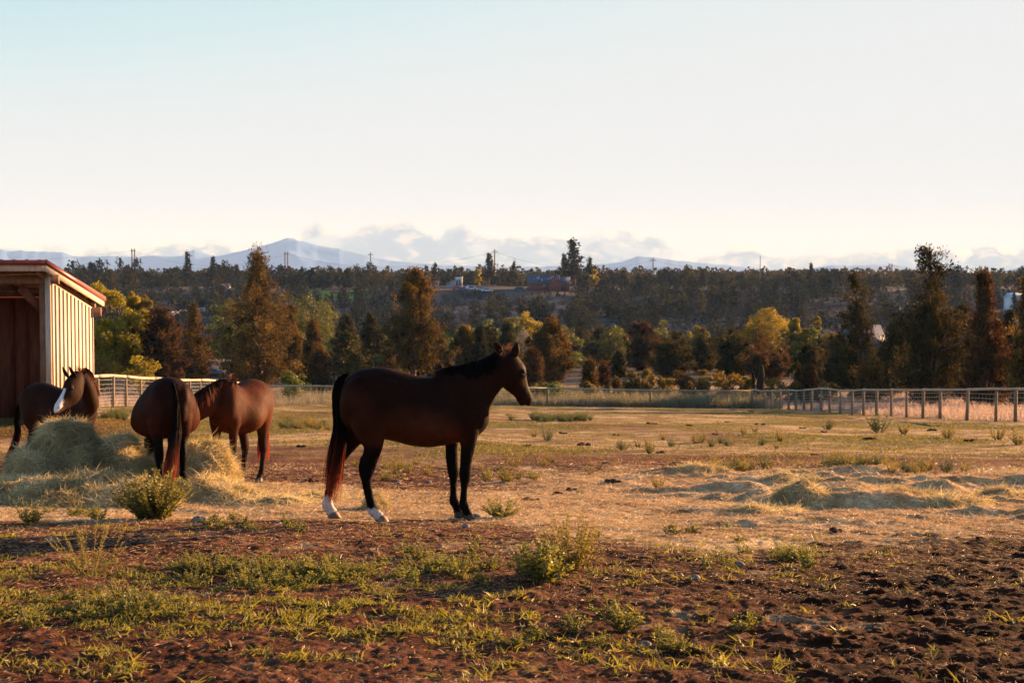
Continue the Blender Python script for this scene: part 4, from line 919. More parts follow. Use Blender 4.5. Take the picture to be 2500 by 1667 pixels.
for i_, (px, py, w, hh, lab) in enumerate([(640, 1222, 300, .10, 'thin drift of scattered hay in front of the reddish bay'), (760, 1212, 170, .09, 'thin hay drift just left of the white hind sock'),
        (1945, 1232, 150, .13, 'dark brown matted hay mound, the tallest of the flat hay bed'), (1850, 1248, 120, .09, 'brown hay mound beside the tallest dark mound'), (2210, 1205, 130, .12, 'pale rounded hay mound beyond the brown ones'),
        (2440, 1212, 150, .14, 'big pale hay mound nearest the picture edge'), (1930, 1178, 140, .07, 'low greenish hay ridge at the back of the hay bed'), (2330, 1238, 180, .08, 'long low brown hay ridge'), (1700, 1160, 110, .07, 'small pale hay mound at the near end of the hay bed')]):
    x_, y_ = W_(px, py); hay_thing('hay_mound', lab, [(x_, y_, w / FPX * y_ / 2, w / FPX * y_ * .42, hh, 1.7), (x_ + .3, y_ + .25, w / FPX * y_ / 3, .25, hh * .8, 1.8)], 5000, 30 + i_, 0.12, 0.005)

# loose straw over the hay bed, sparser on the bare soil
def scatter(n, x0f, ylo, yhi, seed, dens):
    g_ = np.random.default_rng(seed); u = g_.random(n); y = ylo * (yhi / ylo) ** (u ** 0.9); x = g_.uniform(-1, 1, n) * (y * 0.40 + 1.0)
    k = g_.random(n) < dens(x, y); x, y = x[k], y[k]; return x, y, H(x, y), g_
x_, y_, z_, g_ = scatter(620000, 0, 6.0, 24, 61, lambda x, y: np.clip(sst(straw_mask(x, y) + (fbm(x, y, .4, 3, off=31) - .5) * .9, .3, .9) * .75 + 0.13 * (y > 9) + .05, 0, 1))
n = len(x_); P = np.stack([x_, y_, z_ + .004], -1); D = g_.normal(size=(n, 3)); D[:, 2] = np.abs(D[:, 2]) * 0.22
big = np.clip(y_ / 14, .7, 1.6)
V, F4, F3 = blades(P, D, 0.055 * g_.uniform(.4, 1.6, n) * big, 0.0036 * g_.uniform(.6, 1.4, n) * big, 0.15, g_)
tag(new_mesh('straw_litter', V, F4, F3, STRAWM, attrs={'tint': np.repeat(np.clip(g_.random(n) * .8 + .2 * straw_mask(x_, y_), 0, 1), 5)}), kind='stuff')

# ------------------------------------------------------------------ grasses (uncountable cover)
GRASS = leaf_mat('green_grass', (0.07, 0.080, 0.014), (0.30, 0.27, 0.055), 0.5, (1.2, 1.1, 0.6), 0.5, 0.3, 0.0)
DRYG = leaf_mat('dry_grass', (0.27, 0.22, 0.175), (0.46, 0.39, 0.33), 0.45, (1.1, 0.9, 0.8), 0.6, 0.2, 0.0)
SAGE = leaf_mat('grey_green_grass', (0.13, 0.13, 0.08), (0.28, 0.26, 0.17), 0.4, (1.1, 1.0, 0.7), 0.6, 0.2, 0.0)
def patch_green(x, y):
    """where the near turf is green"""
    v = np.zeros_like(x)
    for (px, py, rx, ry_, s) in GP:
        cx_, cy_ = GPW[(px, py)]; v = np.maximum(v, s * (1 - sst(np.hypot((x - cx_) / rx, (y - cy_) / ry_), .45, 1.15)))
    return v
GP = [(250, 1430, 1.6, .9, .8), (700, 1440, 1.5, .8, 1.0), (1000, 1440, 1.0, .7, .8), (560, 1500, 1.8, .7, .8), (150, 1500, 1.3, .6, .7), (900, 1520, 1.6, .7, .6), (100, 1390, 1.2, .8, .5), (1250, 1430, .8, .7, .5), (1900, 1340, 1.6, 1.0, .25), (60, 1300, 1.0, 1.0, .6), (1300, 1600, 1.5, .6, .25), (300, 1620, 1.5, .4, .3), (800, 1600, 1.4, .4, .25), (1650, 1400, 1.2, 1.0, .2), (350, 1300, 1.0, .8, .25), (1100, 1310, 1.4, .7, .2)]
GPW = {(a, b_): ground(a, b_) for a, b_, *_ in GP}
g_ = np.random.default_rng(71)
def tufts(n, ylo, yhi, dens, per, spread, L, Wd, seed, lean=.5, bend=.4, xlim=None):
    g_ = np.random.default_rng(seed); u = g_.random(n); y = ylo * (yhi / ylo) ** u; x = g_.uniform(-1, 1, n) * (y * 0.39 + 1.0) if xlim is None else g_.uniform(xlim[0], xlim[1], n)
    k = g_.random(n) < dens(x, y); x, y = x[k], y[k]; m_ = len(x); sc = np.repeat(g_.uniform(.6, 1.5, m_), per)
    X = np.repeat(x, per) + g_.normal(size=m_ * per) * spread * sc; Y = np.repeat(y, per) + g_.normal(size=m_ * per) * spread * sc
    P = np.stack([X, Y, H(X, Y) - .003], -1); D = g_.normal(size=(m_ * per, 3)) * lean; D[:, 2] = 1
    V, F4, F3 = blades(P, D, L * sc * g_.uniform(.5, 1.3, m_ * per), Wd * g_.uniform(.7, 1.3, m_ * per), bend, g_)
    ti = np.repeat(np.clip(np.repeat(g_.random(m_), per) * .6 + g_.random(m_ * per) * .4, 0, 1), 5); return V, F4, F3, ti
def near_dens(x, y): return np.clip(patch_green(x, y) * sst(fbm(x, y, .30, 3, off=33), .48, .60) + 0.012, 0, 1)
V, F4, F3, ti = tufts(30000, 5.6, 15.0, near_dens, 10, .022, .055, .0075, 72, 1.1)
tag(new_mesh('near_grass', V, F4, F3, GRASS, attrs={'tint': ti}), kind='stuff')
def past_dens(x, y):
    return pasture_mask(x, y) * (sst(fbm(x, y * .6, 4.5, 4, off=23), .42, .6) * .8 + .12)
V, F4, F3, ti = tufts(90000, 18, 96, lambda x, y: past_dens(x, y) * (np.abs(x) < 20), 6, .07, .05, .016, 73, .8)
tag(new_mesh('pasture_grass', V, F4, F3, leaf_mat('pasture_turf', (0.075, 0.085, 0.022), (0.28, 0.22, 0.075), 0.4, (1.1, 1.0, .6), .6, .2, 0.0), attrs={'tint': ti}), kind='stuff')
def dry_d(x, y):
    beyond = ((x > 18.6) & (y > 50) & (y < 100)) | (y > 99.5) | ((x < -16.8) & (y > 45))
    return beyond * sst(fbm(x, y, 6, 3, off=35), .30, .55)
V, F4, F3, ti = tufts(60000, 48, 128, dry_d, 6, .16, .40, .022, 74, .30, .3, (-48, 48))
tag(new_mesh('dry_grass', V, F4, F3, DRYG, attrs={'tint': ti}), kind='stuff')
V, F4, F3, ti = tufts(26000, 98.5, 116, lambda x, y: ((x > -3) & (x < 19)) * sst(fbm(x, y, 5, 3, off=36), .35, .55) + .10 * (x < -3), 7, .2, .78, .03, 75, .22, .25, (-20, 30))
tag(new_mesh('tall_grass', V, F4, F3, SAGE, attrs={'tint': ti}), kind='stuff')

# ------------------------------------------------------------------ weeds
WEED_G = leaf_mat('leafy_weed', (0.055, 0.070, 0.016), (0.24, 0.23, 0.06), 0.45, (1.3, 1.2, .5), .5, .3, .15)
WEED_Y = leaf_mat('yellow_weed', (0.13, 0.12, 0.03), (0.34, 0.29, 0.08), 0.5, (1.2, 1.0, .5), .5, .3, .2)
WEED_B = leaf_mat('blue_green_weed', (0.04, 0.07, 0.03), (0.12, 0.15, 0.06), 0.4, (1.1, 1.1, .6), .5, .3, .2)
STEMM = plain_mat('weed_stem', (0.16, 0.14, 0.05), (0.24, 0.17, 0.07), 10, .7, .2)
def weed(name, ns, h_, rad, leaf_l, leaf_w, nl, mat, seed, spread=1.0, tip=0.5, up=.5, curve=.3):
    """bunch of stems from one crown, leaves set all along each stem, shrinking to the tip"""
    g_ = np.random.default_rng(seed); mb = MB(); C_ = []; A_ = []; L_ = []; T_ = []
    for k in range(ns):
        a = g_.uniform(0, 2 * np.pi); r0 = rad * .25 * math.sqrt(g_.random()); rr = rad * math.sqrt(g_.random()) * spread; hh = h_ * g_.uniform(.6, 1.05) * (1 - .35 * (rr / rad) ** 2)
        p0 = np.array([math.cos(a) * r0, math.sin(a) * r0, -0.01]); p2 = np.array([math.cos(a) * rr, math.sin(a) * rr, hh]) + g_.normal(size=3) * .02
        p1 = np.array([math.cos(a) * rr * (.5 + curve), math.sin(a) * rr * (.5 + curve), hh * .45])
        tt = np.linspace(0, 1, 7)[:, None]; Q = (1 - tt) ** 2 * p0 + 2 * tt * (1 - tt) * p1 + tt ** 2 * p2
        mb.tube(Q, np.linspace(.0035, .0012, 7), 4, False)
        u = g_.uniform(.08, 1, nl) ** .8; c = (1 - u[:, None]) ** 2 * p0 + 2 * u[:, None] * (1 - u[:, None]) * p1 + u[:, None] ** 2 * p2
        ax = g_.normal(size=(nl, 3)); ax[:, 2] = np.abs(ax[:, 2]) * up + .15; ax = unit(ax); sz = (1 - tip * u) * g_.uniform(.6, 1.2, nl)
        C_.append(c + ax * (leaf_l * sz / 2)[:, None]); A_.append(ax); L_.append(sz); T_.append(np.clip(u * .6 + g_.random(nl) * .5, 0, 1))
    C_ = np.concatenate(C_); A_ = np.concatenate(A_); L_ = np.concatenate(L_); T_ = np.concatenate(T_)
    V, F = leaves(C_, A_, g_.normal(size=C_.shape), leaf_l * L_, leaf_w * L_)
    V.reshape(-1, 4, 3)[:, 2, 2] -= leaf_l * .15
    root = empty(name); mb.build('stems', STEMM, root); new_mesh('leaves', V, F, None, mat, root, attrs={'tint': np.repeat(T_, 4)})
    return root
def put(o, px, py, sc=1.0, rz=0.0, lo=4.0):
    x, y = ground(px, py, lo); o.location = (x, y, h1(x, y)); o.rotation_euler = (0, 0, rz); o.scale = (sc,) * 3; return o
o_ = weed('leafy_weed', 110, .54, .46, .044, .026, 80, WEED_G, 201, 1.0, .45, .3, .05); put(o_, 372, 1262); tag(o_, 'large dense leafy weed with upright tips below the dark horse', 'weed')
o_ = weed('feathery_weed', 18, .50, .30, .030, .0055, 120, WEED_Y, 202, 1.0, .3, .9, .1); put(o_, 212, 1402, .95); tag(o_, 'feathery yellow weed with long plume like stems on the soil', 'weed')
o_ = weed('leafy_weed', 42, .30, .24, .060, .026, 34, WEED_G, 203, 1.0, .4, .3, .2); put(o_, 1318, 1425); tag(o_, 'broad leaved green weed, the nearer of the pair on the soil', 'weed')
o_ = weed('leafy_weed', 60, .42, .30, .034, .012, 60, WEED_Y, 204, 1.0, .4, .5, .15); put(o_, 1392, 1395); tag(o_, 'taller fine leaved weed behind the broad leaved one', 'weed')
o_ = weed('leafy_weed', 36, .22, .24, .036, .016, 36, WEED_G, 205, 1.0, .4, .4, .2); put(o_, 1224, 1262); tag(o_, 'low spreading weed just right of the front hooves of the standing bay', 'weed')
o_ = weed('leafy_weed', 30, .22, .20, .040, .018, 30, WEED_G, 206); put(o_, 70, 1275); tag(o_, 'bushy low weed below the hay heap', 'weed')
protos = [weed('small_weed', 14, .15, .11, .036, .016, 20, WEED_G, 210), weed('small_weed', 10, .09, .12, .040, .018, 16, WEED_G, 211), weed('small_weed', 22, .24, .14, .030, .011, 34, WEED_Y, 212), weed('small_weed', 26, .30, .16, .034, .013, 36, WEED_B, 213), weed('small_weed', 8, .07, .07, .045, .009, 12, WEED_G, 214, 1, .3, .9)]
used = set()
def small(kind, px, py, sc, rz, lab, grp=None):
    if kind in used: o = copy_tree(protos[kind])
    else: o = protos[kind]; used.add(kind)
    put(o, px, py, sc, rz); tag(o, lab, 'weed', grp); return o
sp = [(3, 1522, 1098, 'tall bluish weed alone right of the bare dark strip', 1.0), (3, 1588, 1108, 'bluish weed beside the lone tall one', .8), (2, 1608, 1190, 'small yellowish weed on the pale hay bed', .9), (1, 1415, 1200, 'flat weed on the pale straw', .8), (1, 1810, 1328, 'dark green rosette on the edge of the straw', .8), (0, 1640, 1310, 'spreading weed with pale leaves at the front of the straw', 1.1), (1, 1690, 1305, 'rosette just right of the spreading weed', 1.0),
      (0, 1460, 1320, 'small bright weed right of the weed pair', .7), (3, 2150, 1030, 'dark round bush near the right hand fence', 2.6), (2, 2210, 1035, 'pale bush right of the dark round one', 1.9), (2, 2318, 1050, 'yellow green bush near the right hand fence', 1.8), (2, 2440, 1052, 'wide yellow green bush by the last fence posts', 2.0), (2, 2490, 1068, 'bush cut by the picture edge', 2.0), (3, 2022, 1024, 'small dark bush by the fence corner', 1.5), (2, 1305, 1055, 'tuft like weed past the chest of the standing bay', 1.1), (2, 1845, 1040, 'thin pale weed on the far turf', 1.0)]
for i_, (k, px, py, lab, sc) in enumerate(sp): small(k, px, py, sc, i_ * 1.7, lab)
g_ = np.random.default_rng(77)
clusters = [((700, 1410), 80, 300, 28, 'weeds in the green patch of near soil', 'small green weed in the leafy patch of near soil', (0, 1)),
            ((1100, 1385), 22, 120, 30, 'weeds left of the weed pair', 'small weed between the green patch and the weed pair', (0, 1)),
            ((300, 1480), 34, 220, 40, 'weeds on the near turf', 'small weed among the near grass tufts', (0, 1, 4)),
            ((1900, 1370), 16, 190, 30, 'weeds on the dark soil', 'small weed scattered on the dark churned soil', (1, 4, 0)),
            ((2150, 1150), 40, 160, 12, 'weeds in the long green strip behind the hay bed', 'green weed in the long strip behind the hay bed', (2, 3)),
            ((1800, 1150), 14, 120, 10, 'weeds in the thin end of the strip', 'green weed at the thin end of the strip behind the hay bed', (2, 3)),
            ((730, 1035), 26, 60, 8, 'weeds in the green clump beyond the reddish bay', 'green weed in the clump beyond the reddish bay', (3, 2)),
            ((1370, 1012), 40, 75, 6, 'weeds in the dark green clump by the far fence', 'dark green weed in the low clump by the far fence', (3,)),
            ((270, 1040), 16, 45, 9, 'weeds behind the hay heap', 'dark weed on the turf behind the hay heap', (3,)),
            ((1250, 1160), 16, 200, 25, 'weeds on the ground right of the standing bay', 'small weed on the trampled ground right of the standing bay', (0, 2)),
            ((980, 1150), 14, 90, 18, 'weeds under the standing bay', 'small weed seen under the belly of the standing bay', (0, 2)),
            ((560, 1290), 9, 200, 18, 'weeds along the edge of the hay', 'small weed along the front edge of the hay', (0, 1)),
            ((200, 1258), 10, 90, 12, 'weeds below the hay heap', 'low weed along the front of the hay heap', (0, 1)),
            ((1700, 1070), 15, 420, 22, 'weeds on the far turf', 'small weed dotted over the far turf', (2, 3)),
            ((1500, 1560), 12, 350, 50, 'tufts on the near dark soil', 'grassy tuft on the near dark soil', (4, 0))]
for (c, n, wx, wy, grp, lab, kinds) in clusters:
    for q in range(n):
        k = int(kinds[g_.integers(0, len(kinds))]); px = c[0] + g_.normal() * wx * .5; py = c[1] + g_.normal() * wy * .5
        if py < 1005: py = 1005 + g_.random() * 8
        sc = g_.uniform(.7, 1.2) * (1.0 if py > 1200 else (.9 if py > 1080 else 1.15)) * (1.25 if c == (1370, 1018) else 1)
        small(k, px, py, sc, g_.uniform(0, 6.28), lab, grp)

# ------------------------------------------------------------------ trees
BARK = plain_mat('juniper_bark', (0.10, 0.06, 0.04), (0.20, 0.12, 0.08), 5, .9, .2, .4, (3, 3, .6))
JUN = leaf_mat('juniper_foliage', (0.013, 0.020, 0.009), (0.080, 0.078, 0.028), 0.28, (1.3, .9, .5), .8, .04, .35)
JUNR = leaf_mat('reddish_juniper_foliage', (0.022, 0.016, 0.008), (0.125, 0.078, 0.032), 0.28, (1.3, .85, .5), .8, .04, .2)
JUNO = leaf_mat('bronze_juniper_foliage', (0.024, 0.022, 0.010), (0.185, 0.140, 0.042), 0.32, (1.3, .9, .5), .8, .04, .2)
PINE = leaf_mat('pine_foliage', (0.020, 0.024, 0.012), (0.065, 0.060, 0.028), 0.25, None, .9, .03, .3)
WILLOW = leaf_mat('willow_foliage', (0.07, 0.07, 0.008), (0.46, 0.38, 0.03), 0.50, (1.2, 1.05, .4), .55, .25, .15)
GREEN = leaf_mat('broadleaf_foliage', (0.020, 0.034, 0.007), (0.18, 0.20, 0.032), 0.40, (1.2, 1.1, .5), .55, .25, .3)
YELLOW = leaf_mat('yellow_shrub_foliage', (0.08, 0.065, 0.012), (0.25, 0.19, 0.035), 0.45, (1.2, 1.0, .4), .6, .2, .25)
HILLJ = leaf_mat('shaded_hill_juniper_foliage', (0.016, 0.020, 0.013), (0.050, 0.048, 0.026), 0.15, None, .9, .02, .35)  # darker juniper colour with the hillside's shade painted in
SCRUB = leaf_mat('sage_scrub', (0.030, 0.030, 0.022), (0.080, 0.066, 0.048), 0.2, None, .9, .02, 0.0)
PALE = leaf_mat('silvery_foliage', (0.13, 0.11, 0.08), (0.30, 0.26, 0.20), 0.35, None, .7, .2, .1)

def limb(mb, p0, p1, r0, r1, g_, sag=.1, n=4):
    t_ = np.linspace(0, 1, n)[:, None]; P = p0 + (p1 - p0) * t_; P[1:-1] += g_.normal(size=(n - 2, 3)) * np.linalg.norm(p1 - p0) * sag * .3
    mb.tube(P, np.linspace(r0, r1, n), 5, False)
def conifer_mesh(name, h_, prof, nb, per, ls, lw, seed, mat, bare=0.0, clump=.32, upright=.5, trunk_r=.16, top_open=0.0, lean=0.0, asym=.4, trunks=1, fine=1.0):
    """juniper or pine: limbs to clumps of sprays; prof(t) gives the crown radius"""
    g_ = np.random.default_rng(seed); mb = MB(); C_ = []; A_ = []; T_ = []; O_ = []
    tn = 9; tz = np.linspace(0, h_ * .97, tn); tx = np.cumsum(g_.normal(size=tn)) * .05 * h_ / 10 + lean * (tz / h_) ** 1.3 * h_; ty = np.cumsum(g_.normal(size=tn)) * .05 * h_ / 10; tx[0] = ty[0] = 0
    TP = np.stack([tx, ty, tz - .15], -1); mb.tube(TP, np.linspace(1, .10, tn) ** .9 * trunk_r, 8)
    for q in range(trunks - 1):
        e_ = np.array([g_.normal() * .12 * h_, g_.normal() * .10 * h_, h_ * g_.uniform(.5, .8)]); limb(mb, np.array([0, 0, 0.1]), e_, trunk_r * .7, .03, g_, .3, 6)
    lob = g_.normal(size=6)
    for k in range(nb):
        t_ = bare + (1 - bare) * (k + g_.random()) / nb; a = k * 2.39996 + g_.normal() * .4
        rad = prof(t_) * (1 + asym * (math.sin(a * 2 + lob[0]) * .5 + math.sin(a * 3 + t_ * 9 + lob[1]) * .5)) * g_.uniform(.62, 1.12)
        if top_open and t_ > 1 - top_open and g_.random() < .45: continue
        z0 = t_ * h_; rise = rad * upright * g_.uniform(.4, 1.3) * (2.6 if g_.random() < .22 else 1); z0 = max(.02 * h_, z0 - rise * .5)
        c0 = np.array([np.interp(z0, tz, tx), np.interp(z0, tz, ty), z0]); c1 = c0 + np.array([math.cos(a) * rad, math.sin(a) * rad, rise])
        limb(mb, c0, c1, max(.012, trunk_r * .25 * (1 - t_ * .6)), .008, g_)
        m_ = max(2, int(round(rad / clump * 1.15)))
        for q in range(m_):
            f = .28 + .75 * (q + g_.random() * .7) / m_; cc = c0 + (c1 - c0) * f + g_.normal(size=3) * clump * .35
            n_ = max(3, int(per * g_.uniform(.6, 1.4) * fine)); sg = clump * g_.uniform(.5, .95)
            d = g_.normal(size=(n_, 3)) * np.array([sg, sg, sg * 1.15]) * .55
            C_.append(cc + d); ax = unit(d) * .8 + g_.normal(size=(n_, 3)) * .45; ax[:, 2] += .75; A_.append(ax); O_.append(unit(np.array([math.cos(a), math.sin(a), .25])) * .55 + unit(d) + g_.normal(size=(n_, 3)) * .32); T_.append(np.clip(g_.normal() * .26 + .48 + g_.normal(size=n_) * .12, 0, 1))
    tipc = TP[-1] + g_.normal(size=(int(per * 2 * fine), 3)) * np.array([.12, .12, .35]) * clump * 2; C_.append(tipc); A_.append(g_.normal(size=tipc.shape) * .4 + [0, 0, 1]); O_.append(g_.normal(size=tipc.shape)); T_.append(np.full(len(tipc), .5))
    C_ = np.concatenate(C_); A_ = np.concatenate(A_); T_ = np.concatenate(T_); n = len(C_); C_[:, 2] = np.maximum(C_[:, 2], .03)
    O_ = np.concatenate(O_)
    V, F = leaves(C_, A_, np.cross(O_, unit(A_)), ls * g_.uniform(.6, 1.4, n), lw * g_.uniform(.6, 1.4, n))
    root = empty(name); mb.build('trunk', BARK, root, smooth=True); new_mesh('crown', V, F, None, mat, root, attrs={'tint': np.repeat(T_, 4)})
    root['_h'] = h_; return root
def broad_mesh(name, h_, rad, nl, per, ls, seed, mat, crown0=.18, trunk_r=.18, lobr=.30, droop=0.0, squash=1.0, open_=0.0):
    """broadleaf: lobes of leaves over an egg shaped crown, limbs reaching each lobe"""
    g_ = np.random.default_rng(seed); mb = MB(); C_ = []; A_ = []; T_ = []; O_ = []
    zc = h_ * (crown0 + (1 - crown0) * .52); hz_ = h_ * (1 - crown0) * .52
    mb.tube([(0, 0, -.2), (g_.normal() * .1, g_.normal() * .1, h_ * .25), (g_.normal() * .3, g_.normal() * .2, h_ * .62)], [trunk_r, trunk_r * .75, trunk_r * .25], 8)
    for k in range(nl):
        d = rand_unit(1, g_)[0]; rr = g_.random() ** .45 * .86
        c = np.array([d[0] * rad * rr, d[1] * rad * rr * squash, zc + d[2] * hz_ * rr]); lr = rad * lobr * g_.uniform(.65, 1.25)
        limb(mb, np.array([0, 0, h_ * g_.uniform(.15, .4)]), c, trunk_r * .35, .02, g_, .25, 5)
        n_ = int(per * (lr / (rad * lobr)) ** 2); dd = rand_unit(n_, g_); ok = g_.random(n_) < (.35 + .65 * (dd[:, 2] > -.3)); dd = dd[ok]
        rr_ = lr * (1 - .45 * g_.random(len(dd)) ** 1.6) * (1 + .25 * np.sin(dd[:, 0] * 7 + k) * np.cos(dd[:, 1] * 6 + dd[:, 2] * 5))
        p = c + dd * rr_[:, None] * np.array([1, 1, .85])
        if droop: p[:, 2] -= droop * g_.random(len(p)) ** 2 * h_
        C_.append(p); ax = g_.normal(size=p.shape); ax[:, 2] -= droop * 6; A_.append(ax); O_.append(dd + g_.normal(size=p.shape) * .35); T_.append(np.clip(g_.normal() * .18 + .5 + g_.normal(size=len(p)) * .10, 0, 1))
    C_ = np.concatenate(C_); A_ = np.concatenate(A_); T_ = np.concatenate(T_); n = len(C_); k_ = C_[:, 2] > .05; O_ = np.concatenate(O_)[k_]; C_, A_, T_ = C_[k_], A_[k_], T_[k_]; n = len(C_)
    V, F = leaves(C_, A_, np.cross(O_, unit(A_)), ls * g_.uniform(.6, 1.4, n), ls * .62 * g_.uniform(.7, 1.3, n))
    root = empty(name); mb.build('trunk', BARK, root, smooth=True); new_mesh('crown', V, F, None, mat, root, attrs={'tint': np.repeat(T_, 4)})
    root['_h'] = h_; return root
def place(o, px, d, top, w=None, natw=None, rz=0.0):
    """stand it at column px, distance d, so that its top reaches row top and its crown is w pixels wide"""
    x = (px - 1250) / FPX * d; z = h1(x, d); ht = EYE - slope_at(top) * -1 * d - z if False else (EYE + slope_at(top) * d - z)
    h0 = o['_h']; s = ht / h0; sx = s if w is None else (w / FPX * d) / natw
    o.location = (x, d, z - .05); o.rotation_euler = (0, 0, rz); o.scale = (sx, sx, s); return o
cone = lambda R0, p=.8, lo=.12: (lambda t_: R0 * min(1, (t_ / lo) ** .6 if t_ < lo else 1) * (1 - t_) ** p + .12)
egg_ = lambda R0, c=.38: (lambda t_: R0 * math.sqrt(max(0.0, 1 - ((t_ - c) / (1 - c if t_ > c else c * 1.35)) ** 2)) + .12)
def spire(R0): return lambda t_: R0 * (np.interp(t_, [0, .06, .25, .42, .55, .68, .80, .92, 1], [.45, .85, 1.0, .86, .66, .42, .26, .20, .08]))
def column(R0): return lambda t_: R0 * (np.interp(t_, [0, .10, .28, .42, .6, .8, .93, 1], [.2, .45, 1.0, .92, .80, .70, .42, .12]))
def rag(R0): return lambda t_: R0 * (np.interp(t_, [0, .08, .2, .38, .55, .68, .8, .9, 1], [.3, .8, 1.0, .95, .80, .52, .36, .40, .12]))
# ---- trees one can tell apart, nearest to farthest groups; each is built for its place
def T(kind, px, d, top, w, label, cat='tree', grp=None, mat=None, seed=0, **k):
    x = (px - 1250) / FPX * d; z = h1(x, d); h_ = EYE + slope_at(top) * d - z; R_ = w / FPX * d / 2 * (1.06 if kind in ('cone', 'egg', 'spire', 'column', 'rag') else 1.08)
    m_per = d / FPX * 2.44                            # metres per rendered pixel here
    ls = max(.15, m_per * 1.35); 
    if kind == 'willow': o = broad_mesh('willow_tree', h_, R_, 70, 620, .18, seed, mat or WILLOW, .06, .22, .25, .03, 1)
    elif kind == 'green': o = broad_mesh('broadleaf_tree', h_, R_, k.get('nl', 40), 330, max(.22, m_per * 1.35), seed, mat or GREEN, .10, .2, .28, .01)
    elif kind == 'shrub': o = broad_mesh('shrub', h_, R_, 16, 170, .17, seed, mat or YELLOW, .0, .04, .34, 0)
    else:
        fn = {'cone': cone(R_, .75), 'egg': egg_(R_), 'spire': spire(R_), 'column': column(R_), 'rag': rag(R_)}[kind]
        nb = int(k.get('nb', 30 + h_ * 8)); cl = k.get('clump', max(.42, R_ * .17))
        vol = nb * max(2, R_ * .6 / cl * 1.2); per = max(14, min(70, int(k.get('leaves', 11000) * 1.7 / vol)))
        o = conifer_mesh(k.get('name', 'juniper_tree'), h_, fn, nb, per, ls * 1.35, ls * .62, seed, mat or JUN, k.get('bare', 0.0), cl, k.get('up', .6), k.get('tr', .05 + R_ * .055), k.get('open', 0.0), k.get('lean', 0.0), k.get('asym', .25), k.get('trunks', 1))
    o.location = (x, d, z - .05); tag(o, label, cat, grp); return o
T('willow', 272, 126, 676, 150, 'tall yellow green willow just past the shed wall', seed=301)
T('willow', 338, 129, 697, 84, 'second narrower lobe shaped yellow green willow touching the tall one', seed=302)
T('shrub', 345, 116, 858, 90, 'low yellow green shrub at the foot of the willows', 'shrub', seed=303, mat=WILLOW)
T('shrub', 250, 118, 870, 80, 'dull low shrub behind the fence beside the shed', 'shrub', seed=304)
T('egg', 397, 128, 758, 92, 'round reddish brown juniper beside the willow', seed=305, mat=JUNR)
T('cone', 475, 146, 748, 118, 'broad bronze olive juniper right of the round reddish one', seed=306, mat=JUNO, asym=.3)
T('green', 552, 190, 716, 92, 'dark green broadleaf tree with lit crown top behind the big spired juniper', seed=307)
T('spire', 628, 128, 621, 205, 'biggest juniper with a twisted spire standing over the dark horses', seed=308, mat=JUNO, nb=150, leaves=20000, tr=.42, asym=.32, trunks=3)
T('cone', 716, 150, 750, 62, 'slim bronze juniper at the right shoulder of the biggest one', seed=309, mat=JUNO)
T('green', 752, 210, 722, 150, 'wide round green tree with golden lit rim', seed=310, nl=60)
T('cone', 762, 140, 788, 80, 'ragged bronze juniper in front of the wide round green tree', seed=311, mat=JUNO)
T('cone', 775, 122, 868, 72, 'little juniper low behind the far fence', seed=312, mat=JUNR)
T('shrub', 722, 107, 902, 78, 'bright green bush against the far fence', 'shrub', seed=313, mat=GREEN)
T('cone', 846, 168, 772, 110, 'dark bushy juniper left of the tall orange one', seed=314)
T('cone', 905, 178, 768, 90, 'dark juniper touching the tall orange one', seed=315)
T('cone', 862, 125, 872, 62, 'small round topped juniper above the back of the standing bay', seed=316, mat=JUNO)
T('column', 1010, 128, 664, 124, 'tall orange brown juniper with a bare reddish trunk above the standing bay', seed=317, mat=JUNO, bare=.20, leaves=17000, tr=.30, asym=.35, clump=.5)
T('cone', 1062, 146, 795, 90, 'spreading dull juniper at the right foot of the tall orange one', seed=318, mat=JUNO, bare=.1)
T('cone', 950, 124, 860, 46, 'little upright juniper at the left foot of the tall orange one', seed=319, mat=JUNO)
T('egg', 1132, 150, 804, 46, 'small egg shaped juniper left of the little spruce', seed=320, mat=JUNO)
T('cone', 1174, 150, 800, 46, 'little pointed dark spruce above the ears of the standing bay', seed=321, mat=PINE, name='spruce_tree', up=.15)
T('cone', 1240, 165, 790, 76, 'bronze juniper behind the forelock of the standing bay', seed=322)
T('shrub', 1276, 215, 798, 56, 'pale silvery tree between two junipers', seed=323, mat=PALE)
T('green', 1294, 262, 755, 82, 'round yellow green tree at the foot of the hillside', seed=324, mat=WILLOW, nl=46)
T('green', 1356, 240, 780, 110, 'lime green tree behind the reddish juniper', seed=325)
T('egg', 1345, 134, 787, 112, 'full bronze juniper right of the head of the standing bay', seed=326, mat=JUNO, leaves=14000)
T('cone', 1300, 124, 860, 70, 'small juniper in front of the full bronze one', seed=327, mat=JUNR)
T('green', 1430, 285, 757, 96, 'nearly black broad tree on the lower hillside', seed=328, mat=PINE)
T('willow', 1700, 250, 792, 60, 'small yellow green cottonwood left of the big one', seed=391)
T('green', 1240, 235, 770, 80, 'olive green round tree on the valley side above the horse ears', seed=392)
T('willow', 2440, 150, 762, 60, 'yellow green bush tree glimpsed behind the rusty red juniper', seed=393)
T('green', 1200, 285, 772, 100, 'dark green tree low on the slope over the horse head', seed=329)
T('green', 1492, 225, 800, 112, 'dark green dome shaped tree behind the barn roof', seed=330)
T('egg', 1568, 172, 795, 84, 'reddish topped juniper right of the dome shaped tree', seed=331, mat=JUNR)
T('green', 1630, 270, 772, 106, 'dark green tree on the lower slope behind the reddish topped juniper', seed=332)
T('egg', 1640, 150, 838, 96, 'dull olive juniper in the middle of the valley', seed=333, mat=JUN)
T('cone', 1716, 165, 822, 84, 'grey brown juniper left of the yellow cottonwood', seed=334)
T('cone', 1512, 150, 862, 50, 'small dark juniper in the valley middle', seed=335)
